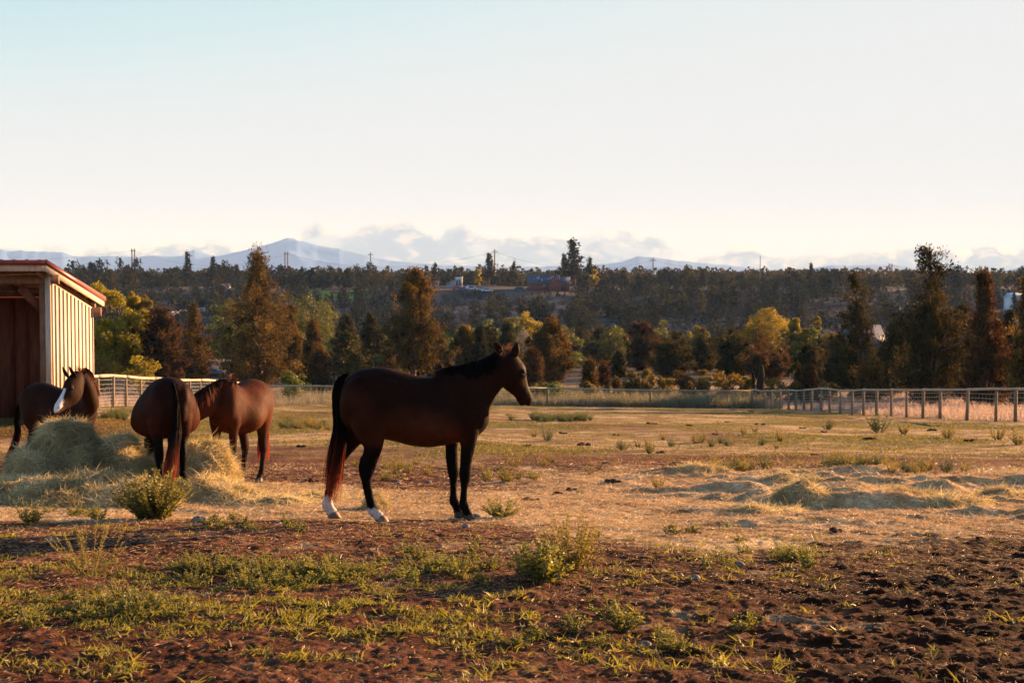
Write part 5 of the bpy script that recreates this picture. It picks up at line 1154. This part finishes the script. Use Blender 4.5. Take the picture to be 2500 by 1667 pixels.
T('cone', 1440, 112, 886, 44, 'small orange juniper before the dark barn roof', seed=336, mat=JUNO)
T('cone', 1472, 116, 900, 40, 'lower orange juniper beside the small one before the roof', seed=337, mat=JUNR)
T('willow', 1872, 228, 750, 118, 'big yellow green cottonwood in the valley', seed=338)
T('willow', 1950, 222, 768, 58, 'narrow yellow green cottonwood right of the big one', seed=339)
T('willow', 1992, 232, 766, 34, 'slim bright cottonwood, last of the yellow row', seed=340)
T('egg', 1790, 150, 826, 86, 'grey green juniper in front of the cottonwoods', seed=341)
T('egg', 1872, 140, 866, 110, 'orange brown juniper standing behind two dark stumps', seed=342, mat=JUNR)
T('cone', 1975, 128, 848, 110, 'dark juniper below the slim cottonwood', seed=343)
T('cone', 2055, 124, 828, 110, 'dark bushy juniper left of the leaning thin one', seed=344, mat=PINE)
T('rag', 2100, 112, 668, 92, 'thin leaning dark juniper with a knotted top', seed=345, lean=-.03, open=.3, asym=.5, leaves=8500, tr=.22)
T('rag', 2272, 97, 606, 200, 'largest right hand juniper with an open ragged top above the skyline', seed=346, nb=120, leaves=19000, open=.34, asym=.5, tr=.40, trunks=3, clump=.5)
T('spire', 2408, 92, 672, 140, 'rusty red juniper beside the ragged topped one', seed=347, mat=JUNR, nb=110, leaves=16000, tr=.28, bare=.05)
T('spire', 2508, 90, 676, 100, 'orange brown juniper cut by the picture edge', seed=348, mat=JUNO, leaves=12000)
T('cone', 2185, 118, 792, 120, 'dark low juniper between the thin and the ragged topped ones', seed=349)
T('cone', 2345, 116, 752, 110, 'dark juniper behind and between the two large right hand ones', seed=350)
T('cone', 2465, 118, 765, 90, 'dark juniper behind the rusty red one', seed=351, mat=PINE)
T('cone', 2130, 108, 880, 110, 'bushy bronze juniper low behind the fence corner', seed=352, mat=JUNO)
T('cone', 1976, 107, 902, 50, 'small orange juniper behind the fence corner', seed=353, mat=JUNR)
g_ = np.random.default_rng(88)
for i_, (px, top, w, mt, lab) in enumerate([(1335, 930, 88, GREEN, 'bright lime bush just behind the far fence'), (1538, 908, 60, YELLOW, 'yellow shrub left of the dead stick'), (1578, 905, 56, YELLOW, 'yellow shrub right of the dead stick'), (1622, 912, 70, YELLOW, 'wide olive shrub behind the fence middle'), (1672, 905, 70, JUNO, 'brownish shrub behind the fence middle'), (1716, 900, 56, YELLOW, 'upright yellow shrub right of the brownish one'), (1776, 904, 84, YELLOW, 'broad olive shrub left of the dark stumps'), (1822, 906, 50, YELLOW, 'yellow shrub touching the dark stumps'),
        (1890, 922, 90, YELLOW, 'dull orange shrub right of the dark stumps'), (1940, 918, 60, JUNO, 'brown shrub near the fence corner'), (2030, 926, 60, YELLOW, 'yellow green shrub behind the close posts'), (1500, 915, 60, JUNO, 'low brown shrub behind the far fence'), (1445, 925, 54, YELLOW, 'low yellowish shrub left of the valley roof line')]):
    T('shrub', px, 106 + i_ % 4, top, w, lab, 'shrub', seed=360 + i_, mat=mt)
# dark stumps and the dead stick behind the far fence
DEADW = plain_mat('dead_wood', (0.02, 0.014, 0.01), (0.05, 0.03, 0.02), 6, .9, .1, .5)
for (px, top, r_, lab, ln) in ((1843, 893, .13, 'thin dark dead stump leaning behind the fence corner', -.25), (1857, 892, .27, 'thick dark dead stump behind the fence corner', .1), (1564, 910, .06, 'dead leafless stick among the yellow shrubs', -.2)):
    d = 102.5; x = (px - 1250) / FPX * d; z = h1(x, d); hh = EYE + slope_at(top) * d - z; mb = MB()
    mb.tube([(0, 0, -.2), (ln * .3, 0, hh * .5), (ln * .5 + .04, .05, hh * .8), (ln, 0, hh)], [r_ * 1.2, r_, r_ * .9, r_ * .45], 9)
    mb.tube([(ln * .3, 0, hh * .5), (ln * .3 + r_ * 1.8, 0, hh * .72)], [r_ * .4, r_ * .15], 6)
    o_ = mb.build('dead_stump', DEADW, smooth=True); o_.location = (x, d, z); tag(o_, lab, 'stump')

# ---- prototypes for the many trees of the valley and the hill
def protoset(n, fn): return [fn(i) for i in range(n)]
VP = [(conifer_mesh('juniper_tree', 8, [cone(2.3, .8), egg_(2.2), cone(2.7, .65), spire(2.3)][i], 58, 11, .50, .25, 500 + i, [JUN, JUN, JUNO, JUN][i], .02, .55, .6, .16), 4.8) for i in range(4)]
VP += [(broad_mesh('broadleaf_tree', 8, 3.2, 26, 100, .55, 510, GREEN, .06, .2, .30), 6.2)]
HP = [(conifer_mesh('hill_juniper', 7, [egg_(2.6, .35), egg_(2.4), cone(2.6, .5), egg_(2.0, .45), spire(2.0)][i], 34, 7, .62, .34, 520 + i, [HILLJ, HILLJ, JUN, JUN, PINE][i], .02, .7, .6, .14), 4.4) for i in range(5)]
HP += [(broad_mesh('hill_tree', 7, 3.0, 14, 60, .8, 530, PINE, .04, .2, .34), 6.0)]
HP += [(conifer_mesh('hill_pine', 12, rag(2.2), 44, 9, .7, .38, 531 + i, PINE, .25, .7, .3, .18, .15), 4.4) for i in range(2)]
usedp = set()
def inst(P, px, d, top, w, lab, grp, rz, cat='tree'):
    o, nw = P
    if id(o) in usedp: o = copy_tree(o)
    else: usedp.add(id(o))
    place(o, px, d, top, w, nw, rz); tag(o, lab, cat, grp); return o
# valley infill
for i_ in range(150):
    d = g_.uniform(150, 290); px = g_.uniform(180, 2560)
    if 1400 < px < 1560 and d < 215: d = g_.uniform(240, 290)
    if 2040 < px < 2200 and d < 235: continue
    if (380 < px < 540) and d < 200: continue
    lo_ = base(0, d) - EYE; top = g_.uniform(790, 868) + (8 if 1350 < px < 2050 else 0)
    P = VP[int(g_.choice(5, p=[.30, .20, .14, .06, .30]))]
    inst(P, px, d, top, g_.uniform(62, 120), 'mixed olive or rusty juniper crowded in the valley below the hill', 'trees crowded in the valley', g_.uniform(0, 6.28))
# hillside: single junipers on the slope
cnt = 0
BLD = [(1115, 1170), (1270, 1400)]
while cnt < 185:
    d = g_.uniform(395, 560); px = g_.uniform(180, 2560); x = (px - 1250) / FPX * d; z = h1(x, d)
    yb = 688 + (EYE - z) / d * FPX
    dens = .55 + .45 * (fbm(np.array([px / 90.0]), np.array([d / 40.0]), 1, 2, off=44)[0] > .47)
    if g_.random() > dens: continue
    hh = g_.uniform(4.5, 9.0); top = yb - hh / d * FPX
    if top < 703 and 1040 < px < 1410: continue
    if (740 < px < 870) and d > 520: continue
    inst(HP[int(g_.choice(6, p=[.25, .22, .2, .1, .1, .13]))], px, d, top, g_.uniform(3.8, 6.8) / d * FPX, 'small dark juniper dotted over the shaded hillside', 'junipers dotted over the hillside', g_.uniform(0, 6.28)); cnt += 1
# skyline: trees along the top of the hill
cnt = 0
while cnt < 160:
    d = g_.uniform(585, 700); px = 180 + (2560 - 180) * (cnt + g_.random()) / 160
    top = 667 + g_.normal() * 7 - (5 if px < 760 else 0) + (8 if px > 1700 else 0)
    if 1040 < px < 1200 or 1270 < px < 1410: d = g_.uniform(665, 720); top = max(top, 664)
    if g_.random() < .16: top -= g_.uniform(6, 20)
    top += 6 * math.sin(px * .021) + 4 * math.sin(px * .053 + 1)
    inst(HP[int(g_.choice(8, p=[.22, .2, .16, .14, .10, .10, .05, .03]))], px, d, top, g_.uniform(24, 58), 'dark tree in the skyline row along the top of the hill', 'trees along the skyline of the hill', g_.uniform(0, 6.28)); cnt += 1
# named skyline trees
for (px, d, top, w, k, lab) in ((462, 600, 618, 32, 6, 'pointed pine behind the single utility pole on the skyline'), (522, 610, 629, 34, 7, 'layered pine standing alone on the skyline'), (583, 620, 648, 28, 6, 'shorter pine right of the layered one on the skyline'), (1193, 600, 620, 46, 7, 'dark pine in front of the bright wooden utility pole'), (1405, 575, 590, 70, 6, 'tallest open crowned pine on the skyline beside the red house'), (1376, 585, 622, 40, 7, 'dark pine at the left foot of the tallest pine'), (1436, 590, 632, 34, 6, 'shorter pine at the right foot of the tallest pine'),
        (205, 560, 652, 40, 1, 'dark tree above the shed roof edge'), (1060, 610, 644, 24, 6, 'thin pine left of the pale cabin'), (1255, 615, 640, 26, 4, 'pointed juniper between the pine and the red house'), (1718, 600, 658, 34, 6, 'round topped pine on the right part of the skyline'), (1813, 600, 664, 22, 4, 'narrow dark juniper left of the tall mast'), (2140, 560, 672, 40, 1, 'round juniper near the twin masts')):
    o, nw = HP[k]; inst(HP[k], px, d, top, w, lab, None, px * .1)
inst((broad_mesh('hill_tree', 7, 3, 16, 90, .7, 540, WILLOW, .1, .2, .3), 6), 1447, 570, 655, 30, 'yellow green tree beside the tallest skyline pine', None, 0)
inst((broad_mesh('hill_tree', 7, 3, 16, 90, .7, 541, WILLOW, .1, .2, .3), 6), 1168, 590, 660, 26, 'yellow green tree near the parked cars on the hill', None, 0)
# wood behind and the scrub between: too many to count
def mass(name, n, ylo, yhi, hlo, hhi, seed, mat, per, ls, keep=lambda x, y, px: True):
    g_ = np.random.default_rng(seed); y = np.sqrt(g_.uniform(ylo ** 2, yhi ** 2, n)); px = g_.uniform(60, 2640, n); x = (px - 1250) / FPX * y
    k = np.array([keep(a, b_, c) for a, b_, c in zip(x, y, px)]); x, y = x[k], y[k]; n = len(x); hh = g_.uniform(hlo, hhi, n); z = H(x, y)
    t_ = g_.random((n, per)) ** .8; a = g_.uniform(0, 6.28, (n, per)); rr = (1 - t_) ** .42 * hh[:, None] * .40 * g_.uniform(.5, 1.1, (n, per))
    C_ = np.stack([x[:, None] + np.cos(a) * rr, y[:, None] + np.sin(a) * rr, z[:, None] + t_ * hh[:, None]], -1).reshape(-1, 3)
    ax = g_.normal(size=C_.shape); ax[:, 2] += 1; sc = np.repeat(hh, per) / hhi
    V, F = leaves(C_, ax, g_.normal(size=C_.shape), ls * sc * g_.uniform(.7, 1.3, len(sc)), ls * .6 * sc * g_.uniform(.7, 1.3, len(sc)))
    tag(new_mesh(name, V, F, None, mat, attrs={'tint': np.repeat(np.clip(np.repeat(g_.random(n), per) * .5 + g_.random(n * per) * .5, 0, 1), 4)}), kind='stuff')
mass('far_woodland', 3600, 625, 1500, 5, 9.5, 91, JUN, 46, 1.7)
mass('hillside_woodland', 2300, 385, 590, 2.6, 6.0, 93, HILLJ, 64, .95, lambda x, y, px: not ((740 < px < 880 and y > 500) or (1040 < px < 1410 and y > 500)) and fbm(np.array([px / 70.]), np.array([y / 30.]), 1, 2, off=46)[0] > .50)
mass('hillside_scrub', 6500, 300, 570, .6, 2.6, 92, SCRUB, 26, .8, lambda x, y, px: not ((740 < px < 880 and y > 535) or (1040 < px < 1410 and y > 545)))

# ------------------------------------------------------------------ far buildings, cars, poles
WALL_RED = plain_mat('red_siding', (0.16, 0.045, 0.03), (0.20, 0.06, 0.04), .8)
ROOF_BLUE = plain_mat('slate_roof', (0.055, 0.065, 0.095), (0.085, 0.095, 0.13), .8, .6)
WHITE = plain_mat('white_paint', (0.62, 0.64, 0.68), (0.72, 0.74, 0.78), .5)
GREYW = plain_mat('grey_siding', (0.30, 0.30, 0.31), (0.38, 0.37, 0.37), .5)
DULL = plain_mat('dull_siding', (0.07, 0.055, 0.045), (0.10, 0.08, 0.07), .5)
GLASS = plain_mat('window_glass', (0.03, 0.035, 0.045), None, rough=.1, spec=.6)
def gable(root, x0, x1, y0, y1, z0, ze, zr, wall, roof, axis='x', over=.4):
    s = MB()
    if axis == 'x':                                   # ridge runs along x
        ym = (y0 + y1) / 2; s.box(x0, x1, y0, y1, z0, ze); s.add([(x0, y0, ze), (x0, y1, ze), (x0, ym, zr - .05), (x1, y0, ze), (x1, y1, ze), (x1, ym, zr - .05)], F3=[(0, 2, 1), (3, 4, 5)])
        s.build('wall', wall, root); r_ = MB()
        for (ya, yb_) in ((y0 - over, ym), (y1 + over, ym)):
            k = (zr - ze) / (ym - y0); za = ze - over * k
            r_.hexa([(x, y, z + dz) for dz in (0.02, .2) for (y, z) in ((ya, za), (yb_, zr)) for x in (x0 - over, x1 + over)])
    else:
        xm = (x0 + x1) / 2; s.box(x0, x1, y0, y1, z0, ze); s.add([(x0, y0, ze), (x1, y0, ze), (xm, y0, zr - .05), (x0, y1, ze), (x1, y1, ze), (xm, y1, zr - .05)], F3=[(0, 1, 2), (3, 5, 4)])
        s.build('wall', wall, root); r_ = MB(); k = (zr - ze) / (xm - x0)
        for (xa, xb) in ((x0 - over, xm), (x1 + over, xm)):
            r_.hexa([(x, y, z + dz) for dz in (0.02, .2) for y in (y0 - over, y1 + over) for (x, z) in ((xa, ze - over * k), (xb, zr))])
    return r_.build('roof', roof, root)
def window(root, x0, x1, y, z0, z1, frame=WHITE):
    s = MB(); s.box(x0, x1, y - .06, y + .02, z0, z1); w_ = s.build('window', frame, root); s = MB(); s.box(x0 + .12, x1 - .12, y - .09, y - .062, z0 + .12, z1 - .12); s.build('pane', GLASS, w_); return w_
def site(name, px, d, zoff=0.0):
    x = (px - 1250) / FPX * d; return empty(name, (x, d, h1(x, d) + zoff))
def M(px, d): return px / FPX * d
# red house with a slate roof beside the tallest pine
D = 560
r_ = site('red_house', 1335, D); tag(r_, 'red house with slate roof and white framed gable windows on the hill top', 'house')
zt = lambda py: EYE + slope_at(py) * D - r_.location.z
gable(r_, M(-46, D), M(30, D), 0, 9, -1, zt(691), zt(671), WALL_RED, ROOF_BLUE, 'x'); 
gable(r_, M(6, D), M(34, D), -2.5, 7, -1, zt(688), zt(670.5), WALL_RED, ROOF_BLUE, 'y', .3); gable(r_, M(30.5, D), M(56, D), 1, 8, -1, zt(692), zt(677), WALL_RED, ROOF_BLUE, 'x')
window(r_, M(11, D), M(16, D), -2.5, zt(685), zt(676)); window(r_, M(21, D), M(25, D), -2.5, zt(684), zt(676)); window(r_, M(-8, D), M(-5, D), 0, zt(700), zt(692))
s = MB(); s.box(M(-24, D), M(-17, D), -.3, 1.8, zt(683), zt(675)); s.build('dormer', GREYW, r_); s = MB(); s.box(M(-13, D), M(-11, D), .8, 1.6, zt(688), zt(680)); s.build('chimney', WHITE, r_)
# pale slope roofed cabin, box shed
D = 575
r_ = site('pale_cabin', 1112, D); tag(r_, 'pale grey cabin with a slanting roof and tall dark windows', 'cabin'); zt = lambda py: EYE + slope_at(py) * D - r_.location.z
s = MB(); s.hexa([(x, y, z) for zz in (0, 1) for y in (0, 6) for x, zt_ in ((M(-22, D), zt(694)), (M(16, D), zt(677.5))) for z in [(-1, zt_)[zz]]]); s.build('wall', GREYW, r_)
s = MB(); s.hexa([(x, y, z) for zz in (0, 1) for y in (-.4, 6.4) for x, zt_ in ((M(-24, D), zt(694)), (M(17, D), zt(677))) for z in [zt_ + (.05, .3)[zz]]]); s.build('roof', GREYW, r_)
s = MB(); s.box(M(0, D), M(16.5, D), -.7, -.01, zt(684), zt(676.5)); s.build('canopy', WHITE, r_); window(r_, M(1, D), M(7, D), -.1, zt(698), zt(685)); window(r_, M(8, D), M(14, D), -.1, zt(698), zt(685))
r_ = site('box_shed', 1065, D); tag(r_, 'small pale blue box shed left of the slanting roofed cabin', 'shed'); s = MB(); s.box(M(-7, D), M(7, D), 0, 2.4, -.5, zt(687)); s.build('wall', plain_mat('pale_blue_paint', (0.28, 0.40, 0.44), (0.33, 0.45, 0.48), .5), r_); s = MB(); s.box(M(-7.6, D), M(7.6, D), -.1, 2.5, zt(687) + .01, zt(685.8)); s.build('roof', WHITE, r_)
# white shed at the far edge
D = 480
r_ = site('white_barn', 2490, D); tag(r_, 'white metal barn on the slope at the picture edge', 'barn'); zt = lambda py: EYE + slope_at(py) * D - r_.location.z
gable(r_, M(-22, D), M(30, D), 0, 7, -2, zt(728), zt(717), WHITE, plain_mat('pale_metal_roof', (0.45, 0.55, 0.62), (0.52, 0.62, 0.68), .5), 'x', .3); window(r_, M(-12, D), M(-6, D), 0, zt(738), zt(731), GREYW)
# valley roofs
for (nm, px, d, w, ze, zr, dep, lab, wl, ax) in (('barn', 1455, 205, 76, 925, 901, 9, 'long dark slate barn roof low in the valley behind the far fence', GREYW, 'x'), ('house', 2118, 232, 84, 836, 798, 8, 'slate roofed house half hidden by junipers with one sunlit gable', DULL, 'x'), ('house', 418, 175, 66, 912, 888, 9, 'blue roofed house showing under the reddish juniper', DULL, 'x'), ('house', 505, 172, 70, 912, 886, 9, 'blue roofed house left of the biggest juniper trunk', DULL, 'x'), ('house', 540, 585, 34, 706, 694, 7, 'grey house among the trees of the hill top', GREYW, 'x')):
    r_ = site(nm, px, d); zt = lambda py: EYE + slope_at(py) * d - r_.location.z
    tag(r_, lab, nm); gable(r_, M(-w / 2, d), M(w / 2, d), 0, dep, -3, zt(ze), zt(zr), wl, ROOF_BLUE, ax, .4)
    window(r_, M(-w * .2, d), M(-w * .1, d), 0, zt(ze) - 2.0, zt(ze) - .8)
# cars
TYRE = plain_mat('tyre', (0.015, 0.015, 0.015), None, rough=.9)
def car(px, d, colr, lab, L=4.6, hh=1.5, rz=0.0, van=False):
    r_ = site('parked_car', px, d); r_.rotation_euler = (0, 0, rz); tag(r_, lab, 'car', 'cars parked on the hill top')
    cm_ = plain_mat('car_paint', colr, None, rough=.3, spec=.6); P = [(-L / 2, .35), (-L / 2, .85), (-L * .40, .95), (-L * .22, hh), (L * (.30 if van else .12), hh), (L * .30, .98), (L * .47, .85), (L / 2, .6), (L / 2, .35)]
    V = [(x, y, z) for y in (-.85, .85) for x, z in P]; n = len(P); F = [(i, (i + 1) % n, n + (i + 1) % n, n + i) for i in range(n)]
    import bmesh
    bm = bmesh.new(); vs = [bm.verts.new(v) for v in V]; [bm.faces.new([vs[i] for i in f]) for f in F]; bm.faces.new(vs[:n][::-1]); bm.faces.new(vs[n:]); bmesh.ops.bevel(bm, geom=bm.edges[:], offset=.07, segments=2, affect='EDGES'); me = bpy.data.meshes.new('body'); bm.to_mesh(me); bm.free(); me.materials.append(cm_)
    o = bpy.data.objects.new('body', me); COL.objects.link(o); o.parent = r_
    s = MB(); s.hexa([(x, y, z) for z, q in ((.98, 0), (hh - .12, 1)) for y in (-.88, .88) for x in ((-L * .37, L * .24), (-L * .22, L * (.28 if van else .10)))[q]]); s.build('window', GLASS, r_)
    for x in (-L * .3, L * .31):
        for y in (-.88, .70): s = MB(); s.tube([(x, y, .33), (x, y + .18, .33)], .33, 14); s.build('wheel', TYRE, r_)
car(1117, 558, (0.45, 0.03, 0.03), 'red car parked before the pale cabin'); car(1130, 556, (0.04, 0.10, 0.30), 'low blue car beside the red one', 4.2, 1.35)
car(1150, 560, (0.55, 0.6, 0.72), 'white pickup parked left of the pale cars', 4.8, 1.8, .5, True); car(1177, 556, (0.5, 0.55, 0.65), 'silver car behind the bushes on the hill'); car(1190, 553, (0.55, 0.62, 0.72), 'pale car right of the silver one'); car(1268, 556, (0.05, 0.06, 0.12), 'dark van parked left of the red house', 5.0, 1.9, 0, True); car(818, 560, (0.2, 0.03, 0.05), 'dark red car near the green lawn', 4.2, 1.4)
# white rail fence on the hill
r_ = site('rail_fence', 450, 470); tag(r_, 'white rail fence crossing the hillside above the junipers', 'fence'); bx, by, bz = r_.location; prev = None
for k in range(9):
    px = 380 + k * 15; d = 470 + k * 3; x = (px - 1250) / FPX * d; z = h1(x, d) + 1.2; s = MB(); s.box(x - bx - .12, x - bx + .12, d - by - .1, d - by + .1, z - bz - .3, z - bz + 1.7); s.build('post', WHITE, r_)
    if prev:
        for q in (.6, 1.1, 1.55): s = MB(); s.tube([(prev[0], prev[1], prev[2] + q), (x - bx, d - by, z - bz + q)], .09, 4); s.build('rail', WHITE, r_)
    prev = (x - bx, d - by, z - bz)
# power poles
POLE = plain_mat('pole_wood', (0.10, 0.065, 0.045), (0.20, 0.12, 0.08), 1, .8); POLEL = plain_mat('pale_pole_wood', (0.40, 0.30, 0.16), (0.50, 0.38, 0.2), 1, .8)
tips = {}
def pole(px, d, top, lab, twin=False, mt=POLE, r=.22, arm=True):
    r_ = site('utility_pole', px, d); z1_ = EYE + slope_at(top) * d - r_.location.z; tag(r_, lab, 'utility pole')
    xs = (-M(3.3, d), M(3.3, d)) if twin else (0.0,)
    for x in xs: s = MB(); s.tube([(x, 0, -.5), (x, 0, z1_)], [r * 1.15, r * .85], 8); s.build('pole', mt, r_, smooth=True)
    if arm:
        a = M(5.5, d) if twin else 1.3; s = MB(); s.box(-a, a, -.12, .12, z1_ - 1.3, z1_ - 1.0); c_ = s.build('crossarm', mt, r_)
        for x in (-a * .9, 0, a * .9): s = MB(); s.tube([(x, 0, z1_ - 1.0), (x, 0, z1_ - .6)], .09, 6); s.build('insulator', GREYW, c_)
    tips[px] = Vector((r_.location.x, d, r_.location.z + z1_))
pole(327, 700, 607, 'twin pole power line frame above the willows', True, r=.32); pole(464, 640, 618, 'single brown utility pole before the pointed pine'); pole(700, 760, 615, 'twin pole power line frame below the snowy peak', True, r=.32); pole(905, 700, 616, 'single utility pole left of the tall orange juniper', r=.26)
pole(866, 690, 652, 'short dark utility pole low on the skyline', arm=False); pole(1208, 640, 609, 'pale sunlit wooden utility pole behind the dark pine', mt=POLEL, r=.38); pole(1594, 680, 630, 'dark utility pole between the red house and the tall mast', r=.3); pole(1855, 640, 625, 'tall thin mast on the right part of the skyline', r=.17, arm=False); pole(2173, 760, 643, 'twin pole power line frame left of the ragged topped juniper', True, r=.26); pole(2312, 640, 646, 'thin mast beside the ragged topped juniper', r=.14, arm=False); pole(2481, 700, 668, 'twin pole frame near the white barn', True, r=.24)
def wire(a, b_, dz, sag, lab):
    P = [a + (b_ - a) * f + Vector((0, 0, -dz - sag * 4 * f * (1 - f))) for f in np.linspace(0, 1, 20)]
    s = MB(); s.tube([tuple(p) for p in P], .036, 4, False); o = s.build('power_line', plain_mat('cable', (.05, .05, .06), None) if 'cable' not in bpy.data.materials else bpy.data.materials['cable']); tag(o, lab, 'cable')
W0 = Vector(at(-300, 630, 700)); W1 = Vector(at(2800, 668, 720))
wire(W0, tips[327], 1.0, 3, 'sagging cable running left from the twin pole frame above the willows'); wire(tips[327], tips[700], 1.0, 7, 'sagging cable between the two twin pole frames below the peak'); wire(tips[700], tips[1208], 1.0, 7, 'sagging cable from the twin frame to the pale pole'); wire(tips[1208], tips[1594], 1.0, 6, 'sagging cable from the pale pole to the dark pole'); wire(tips[1594], tips[2173], 1.0, 7, 'long sagging cable over the right part of the skyline'); wire(tips[2173], W1, 1.0, 6, 'cable leaving the picture past the ragged topped juniper')
wire(at(-300, 655, 690), tips[464], 6, 3, 'lower cable running left from the single brown pole'); wire(tips[464], tips[905], 6.5, 2, 'lower cable between the single brown poles'); wire(tips[905], tips[1208], 6.0, 5, 'lower cable running to the pale sunlit pole'); wire(tips[1208], tips[1594], 6.5, 5, 'lower cable past the tallest pine')
for o in bpy.data.objects:
    if '_h' in o: del o['_h']
for (o, _) in VP + HP:
    if id(o) not in usedp:
        for c_ in list(o.children): bpy.data.objects.remove(c_)
        bpy.data.objects.remove(o)
